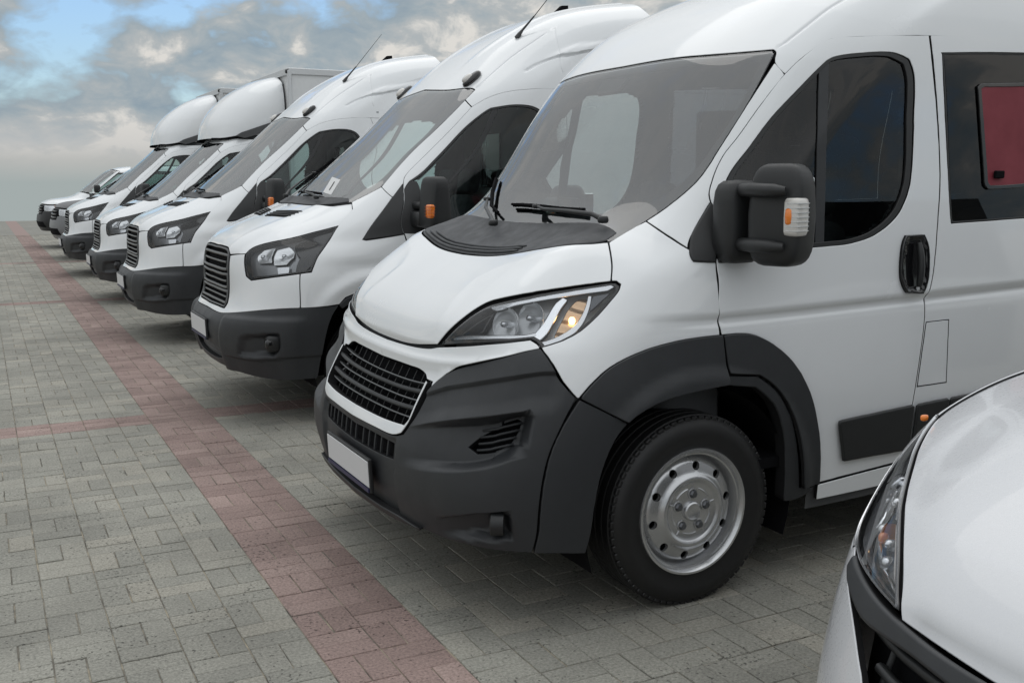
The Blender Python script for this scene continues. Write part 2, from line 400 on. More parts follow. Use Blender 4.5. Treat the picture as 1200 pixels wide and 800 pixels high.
class Panels:
    """panel factory for one body surface; surface coordinates (x, w, z), w = distance from the centre plane"""
    def __init__(s, S, root): s.S = S; s.root = root
    def surf(s, st, off=0, disp=None):
        n = -s.S.nrm(st[:, 0], st[:, 1]); d = off + (disp(st) if disp is not None else 0)
        d = np.broadcast_to(d, (len(st),))
        return s.S.ev(st[:, 0], st[:, 1]) + n * d[:, None], n
    def nrm(s, st, disp):
        e = .002
        if disp is None: return -s.S.nrm(st[:, 0], st[:, 1])
        lo = np.array([s.S.s[0], s.S.t[0]]) ; hi = np.array([s.S.s[-1], s.S.t[-1]])
        def q(dx, dy): return s.surf(np.clip(st + [dx, dy], lo, hi), 0, disp)[0]
        n = -np.cross(q(e, 0) - q(-e, 0), q(0, e) - q(0, -e)); return n / (np.linalg.norm(n, axis=1, keepdims=True) + 1e-12)
    def panel(s, name, outline, m, parent=None, gap=.0022, off=0., thick=.016, res=.03, holes=(), disp=None, sym='pair', bev=.0025, step=.015, corner=30, raw=False, feat=(), skirt=True, seam=True):
        P = np.array(outline, float) if raw else resample(outline, step, corner)
        P = ccw(P); P[:, 0] = np.where(P[:, 0] < 2e-3, 0, P[:, 0])
        gi = gap + (bev if skirt and gap else 0)
        if gi: P = inset(P, gi)
        H = [ccw(resample(h, step, corner)) if not raw else ccw(np.array(h, float)) for h in holes]
        H = [inset(h, -gi) if gi else h for h in H]
        lo, hi = P.min(0), P.max(0)
        gx = np.arange(lo[0] + res*.5, hi[0], res); gy = np.arange(lo[1] + res*.43, hi[1], res)
        A, B = np.meshgrid(gx, gy); A = A + (np.arange(len(gy)) % 2)[:, None]*res*.5*0
        X = np.stack([A.ravel(), B.ravel()], 1)
        ok = inside(P, X) & (segdist(P, X) > res*.4)
        for h in H: ok &= ~inside(h, X) & (segdist(h, X) > res*.4)
        X = X[ok]
        for line, offs, sp in feat:                       # rows of vertices along a crease, so that it stays crisp
            ln = resample(line, sp, 60, False); tg = np.gradient(ln, axis=0); nr_ = np.stack([-tg[:, 1], tg[:, 0]], 1); nr_ /= np.linalg.norm(nr_, axis=1, keepdims=True) + 1e-12
            X = X[segdist(ln, X, False) > max(abs(o_) for o_ in offs) + .004]
            Q = np.concatenate([ln + nr_*o_ for o_ in offs]); okq = inside(P, Q) & (segdist(P, Q) > .004)
            for h in H: okq &= ~inside(h, Q) & (segdist(h, Q) > .004)
            X = np.concatenate([X, Q[okq]])
        loops = [P] + H; pts = np.concatenate(loops + [X])
        edges = []; o = 0; lid = []
        for l in loops:
            k = len(l); edges += [(o + i, o + (i+1) % k) for i in range(k)]; o += k
        r = delaunay_2d_cdt([Vector(p) for p in pts], edges, [], 0, 1e-6)
        V2 = np.array([tuple(v) for v in r[0]]); F = np.array([tuple(f) for f in r[2] if len(f) == 3])
        cen = V2[F].mean(1); ok = inside(P, cen)
        for h in H: ok &= ~inside(h, cen)
        F = F[ok]
        ar = (V2[F[:, 1], 0]-V2[F[:, 0], 0])*(V2[F[:, 2], 1]-V2[F[:, 0], 1]) - (V2[F[:, 1], 1]-V2[F[:, 0], 1])*(V2[F[:, 2], 0]-V2[F[:, 0], 0])
        F = F[np.abs(ar) > 1e-10]; ar = ar[np.abs(ar) > 1e-10]
        F[ar < 0] = F[ar < 0][:, ::-1]
        used = np.unique(F); mp = -np.ones(len(V2), int); mp[used] = np.arange(len(used)); V2 = V2[used]; F = mp[F]
        top, _ = s.surf(V2, off, disp); nor = s.nrm(V2, disp)
        V = [top]; NN = [nor]; FF = [F[:, ::-1]]; cnt = len(top); blk = [0]*len(F)
        if skirt:
            for li, l in enumerate(loops):
                k = len(l); c0, n0 = s.surf(l, off, disp); n0 = s.nrm(l, disp)
                tg = np.roll(c0, -1, 0) - np.roll(c0, 1, 0)
                ctr = (l[:, 0] < 1e-4)
                outd = np.cross(tg, n0) * (1 if li == 0 else 1); outd /= np.linalg.norm(outd, axis=1, keepdims=True) + 1e-12
                if li > 0: outd = outd
                # orientation test: outd should leave the panel
                a = l - np.roll(l, 1, 0); bb = np.roll(l, -1, 0) - l; pn = np.stack([(a+bb)[:, 1], -(a+bb)[:, 0]], 1)
                pn /= np.linalg.norm(pn, axis=1, keepdims=True) + 1e-12
                if li > 0: pn = -pn
                tst, _ = s.surf(l + pn*.004, off, disp)
                sg = np.where(((tst - c0)*outd).sum(1, keepdims=True) < 0, -1, 1); outd = outd*sg
                outd[ctr, 1] = 0
                rings = [(c0, n0), (c0 + outd*bev*.7 - n0*bev*.3, n0 + outd), (c0 + outd*bev - n0*bev, outd), (c0 + outd*bev*.6 - n0*thick, outd)]
                base = cnt
                for rv, rn in rings: V.append(rv); NN.append(rn / (np.linalg.norm(rn, axis=1, keepdims=True) + 1e-12)); cnt += k
                q = []
                for i in range(k):
                    j = (i+1) % k
                    if ctr[i] and ctr[j]: continue
                    for rr in range(3):
                        f = (base + rr*k + i, base + rr*k + j, base + (rr+1)*k + j, base + (rr+1)*k + i)
                        q.append(f if li == 0 else f[::-1]); blk.append(1 if rr == 2 and seam else 0)
                FF.append(q)
        V = np.concatenate(V); NN = np.concatenate(NN)
        faces = [tuple(f) for part in FF for f in part]
        W = V.copy(); W[:, 1] *= -1; WN = NN.copy(); WN[:, 1] *= -1          # near side is -Y
        fn = [f[::-1] for f in faces]
        parent = parent if parent is not None else s.root
        # check orientation on the first triangles
        f0 = np.array([f for f in fn[:200] if len(f) == 3]); 
        g = np.cross(W[f0[:, 1]]-W[f0[:, 0]], W[f0[:, 2]]-W[f0[:, 0]]); 
        if np.sum(g * WN[f0[:, 0]]) < 0: fn = faces; faces = [f[::-1] for f in faces]
        if sym == 'both':
            n = len(W); WV = np.concatenate([W, V]); WNN = np.concatenate([WN, NN]); ff = fn + [tuple(i + n for i in f) for f in faces]
            cm = np.abs(W[:, 1]) < 1e-5; WNN[:n][cm, 1] = 0; WNN[n:][cm, 1] = 0
            WNN /= np.linalg.norm(WNN, axis=1, keepdims=True) + 1e-12
            return mesh_obj(name, WV, ff, m, parent, True, WNN, mats=[m, MT['seam']], midx=blk + blk)
        pa = parent[0] if isinstance(parent, tuple) else parent
        a = mesh_obj(name, W, fn, m, pa, True, WN, mats=[m, MT['seam']], midx=blk)
        if sym == 'near': return a
        pb = parent[1] if isinstance(parent, tuple) else parent
        b = mesh_obj(name, V, faces, m, pb, True, NN, mats=[m, MT['seam']], midx=blk)
        return a, b
    def shell(s, name, m, off, holes, keep=None, res=.05, s1=None, t0=0.0):
        s1 = s1 or s.S.s[-1]
        gs = np.arange(0, s1 + res, res); gs[-1] = s1; gt = np.arange(t0, s.S.t[-1], res)
        A, B = np.meshgrid(gs, gt); st = np.stack([A.ravel(), B.ravel()], 1)
        P, _ = s.surf(st, off); P[:, 1] = np.maximum(P[:, 1], 0); n = len(gs); F = []
        c = np.stack([(A[:-1, :-1] + A[1:, 1:]).ravel()/2, (B[:-1, :-1] + B[1:, 1:]).ravel()/2], 1)
        ok = np.ones(len(c), bool)
        for h in holes: ok &= ~inside(np.array(h), c)
        if keep is not None: ok &= keep(s.surf(c, off)[0])
        ok = ok.reshape(len(gt)-1, n-1)
        for i in range(len(gt)-1):
            for j in range(n-1):
                if ok[i, j]: F.append((i*n + j, i*n + j + 1, (i+1)*n + j + 1, (i+1)*n + j))
        W = P.copy(); W[:, 1] *= -1; k = len(P)
        return mesh_obj(name, np.concatenate([W, P]), F + [tuple(x + k for x in f[::-1]) for f in F], m, s.root, True)
    def pt(s, st, off=0):
        st = np.atleast_2d(np.array(st, float)); p, n = s.surf(st, off); p[:, 1] *= -1; n = n.copy(); n[:, 1] *= -1; return p, n
def mirror_obj(o, name=None, parent=None):
    """a mirrored twin of a part on the other side of its thing"""
    me = o.data; V = [(v.co.x, -v.co.y, v.co.z) for v in me.vertices]; F = [tuple(p.vertices)[::-1] for p in me.polygons]
    b = mesh_obj(name or o.name.split('.')[0], V, F, None, parent or o.parent, me.polygons[0].use_smooth, None, mats=list(me.materials), midx=[p.material_index for p in me.polygons])
    return b
def emitter(name, col, strength):
    m, t, b = mat(name); b.inputs['Base Color'].default_value = (*col, 1); b.inputs['Emission Color'].default_value = (*col, 1); b.inputs['Emission Strength'].default_value = strength; return m
MT['glow'] = emitter('lit_indicator_bulb', (1.0, .62, .25), 6.0)

# ------------------------------------------------------------------ paved yard: basket-weave pavers with red bands
def paver_mat(name, lo, mid, hi):
    m, t, b = mat(name)
    at = nn(t, 'ShaderNodeAttribute', attribute_name='rnd')
    tint = ramp(t, at.outputs['Fac'], [(0, lo), (.5, mid), (1, hi)])
    n1 = noise_tex(t, 1.1, 5, .6, 'Pos'); blot = ramp(t, n1.outputs[0], [(.3, .74), (.7, 1.2)])
    n2 = noise_tex(t, 95, 3, .7, 'Pos'); grain = ramp(t, n2.outputs[0], [(.3, .66), (.7, 1.28)])
    n3 = noise_tex(t, 62, 2, .55, 'Pos'); n4 = noise_tex(t, 3.5, 3, .5, 'Pos')
    sm = nn(t, 'ShaderNodeMath', operation='ADD'); t.links.new(n3.outputs[0], sm.inputs[0])
    sc = nn(t, 'ShaderNodeMath', operation='MULTIPLY'); t.links.new(n4.outputs[0], sc.inputs[0]); sc.inputs[1].default_value = .35
    t.links.new(sc.outputs[0], sm.inputs[1]); pit = ramp(t, sm.outputs[0], [(.475, .36), (.53, 1)])
    c = tint
    for x in (blot, grain, pit):
        k = nn(t, 'ShaderNodeMix', data_type='RGBA', blend_type='MULTIPLY'); k.inputs[0].default_value = 1
        t.links.new(c, k.inputs[6]); t.links.new(x, k.inputs[7]); c = k.outputs[2]
    t.links.new(c, b.inputs['Base Color']); b.inputs['Roughness'].default_value = .85; b.inputs['Specular IOR Level'].default_value = .3
    bm_ = nn(t, 'ShaderNodeMath', operation='MULTIPLY'); t.links.new(pit, bm_.inputs[0]); t.links.new(grain, bm_.inputs[1])
    bump(t, b, bm_.outputs[0], .55, .004)
    return m
PG = paver_mat('grey_paver', (.248, .243, .214), (.290, .283, .248), (.343, .325, .278))
PR = paver_mat('red_paver', (.245, .178, .160), (.29, .213, .192), (.335, .252, .226))
m, t, b = mat('paving_sheet')                              # sand bed, and the paving beyond the pieces built singly
n1 = noise_tex(t, 7, 6, .62, 'Pos')
sand = ramp(t, n1.outputs[0], [(.35, (.08, .075, .062)), (.48, (.19, .172, .14)), (.62, (.36, .315, .235))])
t.links.new(sand, b.inputs['Base Color']); b.inputs['Roughness'].default_value = .95
MT['sand'] = m
def far_paving():
    m, t, b = mat('far_paving')
    g = nn(t, 'ShaderNodeNewGeometry'); sp = nn(t, 'ShaderNodeSeparateXYZ'); t.links.new(g.outputs['Position'], sp.inputs[0])
    def M(op, a, b_=None):
        n = nn(t, 'ShaderNodeMath', operation=op)
        for i, v in enumerate((a, b_)):
            if v is None: continue
            if isinstance(v, (int, float)): n.inputs[i].default_value = v
            else: t.links.new(v, n.inputs[i])
        return n.outputs[0]
    fx = M('ABSOLUTE', M('SUBTRACT', M('FRACT', M('MULTIPLY', M('SUBTRACT', sp.outputs[0], .91), 5.0)), .5))
    fy = M('ABSOLUTE', M('SUBTRACT', M('FRACT', M('MULTIPLY', M('SUBTRACT', sp.outputs[1], .1), 10.0)), .5))
    j = M('MAXIMUM', M('GREATER_THAN', fx, .47), M('GREATER_THAN', fy, .45))
    n1 = noise_tex(t, 1.1, 5, .6, 'Pos'); n2 = noise_tex(t, 40, 3, .7, 'Pos')
    base = ramp(t, n1.outputs[0], [(.3, (.225, .223, .198)), (.7, (.30, .292, .26))])
    k = nn(t, 'ShaderNodeMix', data_type='RGBA', blend_type='MULTIPLY'); k.inputs[0].default_value = .35; t.links.new(base, k.inputs[6]); t.links.new(n2.outputs[0], k.inputs[7])
    k2 = nn(t, 'ShaderNodeMix', data_type='RGBA'); t.links.new(j, k2.inputs[0]); t.links.new(k.outputs[2], k2.inputs[6]); k2.inputs[7].default_value = (.20, .19, .16, 1)
    # the red bands carry on out there
    inb = M('MULTIPLY', M('GREATER_THAN', sp.outputs[0], .91), M('LESS_THAN', sp.outputs[0], 1.31))
    k3 = nn(t, 'ShaderNodeMix', data_type='RGBA'); t.links.new(inb, k3.inputs[0]); t.links.new(k2.outputs[2], k3.inputs[6]); k3.inputs[7].default_value = (.275, .20, .18, 1)
    t.links.new(k3.outputs[2], b.inputs['Base Color']); b.inputs['Roughness'].default_value = .88
    return m
MT['farpave'] = far_paving()
Y_END = 47.0; YB1 = 34.0
# ground sheet: the bed under the pieces, far paving around them
BX0, BX1, BY0, BY1 = -3.1, 5.3, .7, YB1
def sheet(name, x0, x1, y0, y1, z, m, parent=None):
    return mesh_obj(name, [(x0, y0, z), (x1, y0, z), (x1, y1, z), (x0, y1, z)], [(0, 1, 2, 3)], m, parent, False)
gb = MB()
ring = [(-28, -12), (45, -12), (45, Y_END), (-28, Y_END)]
V = [(x, y, 0) for x, y in ring] + [(x, y, 0) for x, y in ((BX0, BY0), (BX1, BY0), (BX1, BY1), (BX0, BY1))]
V += [(x, y, -.35) for x, y in ring] + [(x, y, -.0042) for x, y in ((BX0, BY0), (BX1, BY0), (BX1, BY1), (BX0, BY1))]
F = [(0, 1, 5, 4), (1, 2, 6, 5), (2, 3, 7, 6), (3, 0, 4, 7), (0, 8, 9, 1), (1, 9, 10, 2), (2, 10, 11, 3), (3, 11, 8, 0), (4, 5, 13, 12), (5, 6, 14, 13), (6, 7, 15, 14), (7, 4, 12, 15), (12, 13, 14, 15)]
ground = mesh_obj('pavement', V, F, None, None, False, mats=[MT['farpave'], MT['sand']], midx=[0]*8 + [1]*5)
ground['kind'] = 'structure'
random.seed(4)
cour = []                     # list of (y0, y1, kind) strips
y = 6.9 - .2 * 31
rows = []
k = -31
while y < 6.9 - 1e-6: rows.append((y, 'sq', k)); y += .2; k += 1
for bi, nsq in ((0, 37), (1, 36), (2, 60)):
    for q in range(3): rows.append((y, 'band', q)); y += .1
    for q in range(nsq): rows.append((y, 'sq', q + bi)); y += .2
bricks = []
for (y0, kind, k) in rows:
    if y0 < BY0 or y0 > BY1 - .22: continue
    for ix in range(-20, 22):
        x0 = .91 + .2 * ix
        if x0 < BX0 or x0 + .2 > BX1: continue
        red = ix in (0, 1)
        if kind == 'band': bricks.append((x0 + .1, y0 + .05, 0, True)); continue
        # row 4.1 (k = -14) and column .11 (ix = -4) hold bricks laid along Y
        if (ix + k) % 2 == 0: bricks += [(x0 + .05, y0 + .1, 1, red), (x0 + .15, y0 + .1, 1, red)]
        else: bricks += [(x0 + .1, y0 + .05, 0, red), (x0 + .1, y0 + .15, 0, red)]
def brick_geo(cx, cy, ori, z=0, tx=0, ty=0, g=.0022):
    hx, hy = (.1, .05) if ori == 0 else (.05, .1)
    hx -= g; hy -= g; c = .0022; V = []
    for (a, zz) in ((0, -.011), (0, -.0022), (c, 0)):
        for sx, sy in ((-1, -1), (1, -1), (1, 1), (-1, 1)):
            x, y_ = sx*(hx - a), sy*(hy - a); V.append((cx + x, cy + y_, z + zz + x*tx + y_*ty))
    F = [(8, 9, 10, 11)]
    for r in (0, 4):
        for i in range(4): F.append((r + i, r + (i+1) % 4, r + 4 + (i+1) % 4, r + 4 + i))
    return V, F
CI = camo.matrix_world.inverted()
def scr(x, y, z=0):
    c = CI @ Vector((x, y, z))
    return None if c.z > -.1 else (600 - 1190*c.x/c.z, 400 + 1190*c.y/c.z)
single, rest = [], []
for bk in bricks:
    s_ = scr(bk[0], bk[1])
    vis = s_ is not None and -10 < s_[0] < 1010 and s_[1] < 806
    if vis:                                   # the near van hides a wedge of the yard
        u, v = s_
        if u > 470 and v < 640 - (u - 470)*.05 and u < 700: vis = False
        if u >= 660 and v < 715 and u < 905: vis = False
        if u > 905 and v < 600: vis = False
    d = (CI @ Vector((bk[0], bk[1], 0))).length
    (single if vis else rest).append((d, bk))
single.sort(key=lambda a: a[0]); rest += single[300:]; single = single[:300]
variants = {}
for ori in (0, 1):
    for red in (False, True):
        for q in range(5):
            V, F = brick_geo(0, 0, ori)
            me = bpy.data.meshes.new('paver'); me.from_pydata(V, [], F); me.materials.append(PR if red else PG)
            a = me.attributes.new('rnd', 'FLOAT', 'FACE'); a.data.foreach_set('value', [.1 + .2*q]*len(F)); variants[(ori, red, q)] = me
for d, (x, y, ori, red) in single:
    o = bpy.data.objects.new('paver', variants[(ori, red, random.choice((0, 1, 1, 2, 2, 2, 3, 3, 4)))]); COL.objects.link(o); o.parent = ground
    o.location = (x + random.gauss(0, .0006), y + random.gauss(0, .0006), random.gauss(0, .0009)); o.rotation_euler = (random.gauss(0, .008), random.gauss(0, .006), random.gauss(0, .004))
V, F, A, MI = [], [], [], []
for d, (x, y, ori, red) in rest:
    v, f = brick_geo(x, y, ori, random.gauss(0, .0009), random.gauss(0, .007), random.gauss(0, .009)); o = len(V); V += v
    F += [tuple(i + o for i in q) for q in f]; A += [min(1, max(0, random.gauss(.5, .22)))]*len(f); MI += [1 if red else 0]*len(f)
po = mesh_obj('paver_field', V, F, None, ground, False, mats=[PG, PR], midx=MI); po['kind'] = 'stuff'
a = po.data.attributes.new('rnd', 'FLOAT', 'FACE'); a.data.foreach_set('value', A)

DUC_S = [0,.3,.544,.723,.862,1.0,1.187,1.805,2.42,3.409,5.549]
DUC_T = [0,.17,.341,.539,.713,.785,.89,1.101,1.283,1.732,2.161,2.473,2.865,3.392]
def ducato_grid():
    side_z = [.27,.44,.61,.80,.97,1.03,1.10,1.22,1.34,1.68,2.05,2.21,2.35,2.44]
    side_w = [1.0,1.012,1.018,1.022,1.022,1.021,1.017,1.008,.998,.962,.925,.90,.86,.81]
    F = [
     [(-.965,0,.29),(-.955,.3,.29),(-.925,.55,.285),(-.87,.74,.28),(-.79,.89,.27),(-.62,.985,.27),(-.36,1.0,.27)],
     [(-.995,0,.44),(-.988,.3,.44),(-.962,.55,.44),(-.918,.765,.44),(-.83,.915,.44),(-.645,.99,.44),(-.36,1.01,.44)],
     [(-.988,0,.61),(-.98,.3,.61),(-.955,.55,.61),(-.91,.765,.61),(-.82,.913,.61),(-.64,.985,.61),(-.36,1.013,.61)],
     [(-.905,0,.79),(-.898,.3,.79),(-.875,.55,.80),(-.825,.75,.82),(-.745,.885,.83),(-.59,.965,.83),(-.34,1.008,.82)],
     [(-.826,0,.945),(-.822,.3,.95),(-.80,.55,.965),(-.745,.74,.985),(-.65,.865,1.0),(-.51,.94,.995),(-.29,.992,.98)],
     [(-.785,0,1.045),(-.782,.3,1.048),(-.768,.55,1.06),(-.715,.735,1.068),(-.60,.852,1.05),(-.46,.932,1.04),(-.26,.988,1.03)],
     [(-.625,0,1.185),(-.622,.3,1.19),(-.61,.55,1.205),(-.565,.73,1.205),(-.475,.845,1.145),(-.36,.927,1.115),(-.19,.982,1.10)],
     [(-.39,0,1.315),(-.387,.3,1.32),(-.38,.55,1.342),(-.345,.73,1.342),(-.275,.84,1.285),(-.195,.918,1.25),(-.05,.97,1.225)],
     [(-.24,0,1.395),(-.235,.3,1.397),(-.21,.55,1.408),(-.165,.725,1.403),(-.11,.838,1.368),(-.02,.915,1.34),(.11,.965,1.335)],
     [(.05,0,1.73),(.055,.3,1.73),(.085,.55,1.725),(.13,.72,1.715),(.19,.825,1.70),(.28,.895,1.69),(.42,.94,1.68)],
     [(.30,0,2.075),(.305,.3,2.075),(.335,.55,2.07),(.385,.72,2.06),(.445,.83,2.045),(.54,.89,2.035),(.70,.917,2.04)],
     [(.58,0,2.30),(.585,.3,2.30),(.60,.55,2.295),(.64,.70,2.28),(.70,.80,2.25),(.79,.86,2.22),(.93,.89,2.20)],
     [(1.0,0,2.50),(1.0,.3,2.495),(1.01,.5,2.48),(1.04,.64,2.455),(1.08,.735,2.42),(1.14,.80,2.385),(1.24,.838,2.36)],
     [(1.6,0,2.58),(1.6,.3,2.575),(1.6,.5,2.56),(1.6,.64,2.535),(1.62,.735,2.50),(1.66,.785,2.47),(1.74,.81,2.45)],
    ]
    rows = []
    for i, r in enumerate(F):
        z, w = side_z[i], side_w[i]
        xs = [.6, 1.3, 2.4, 4.6]
        if i >= 10: xs = [[1.05,1.6,2.5,4.6],[1.2,1.65,2.5,4.6],[1.5,1.9,2.6,4.6],[2.0,2.3,2.8,4.6]][i-10]
        rows.append(r + [(x, w + (.004 if x > .5 else 0), z + .03 * (x - .3)) for x in xs])
    return rows

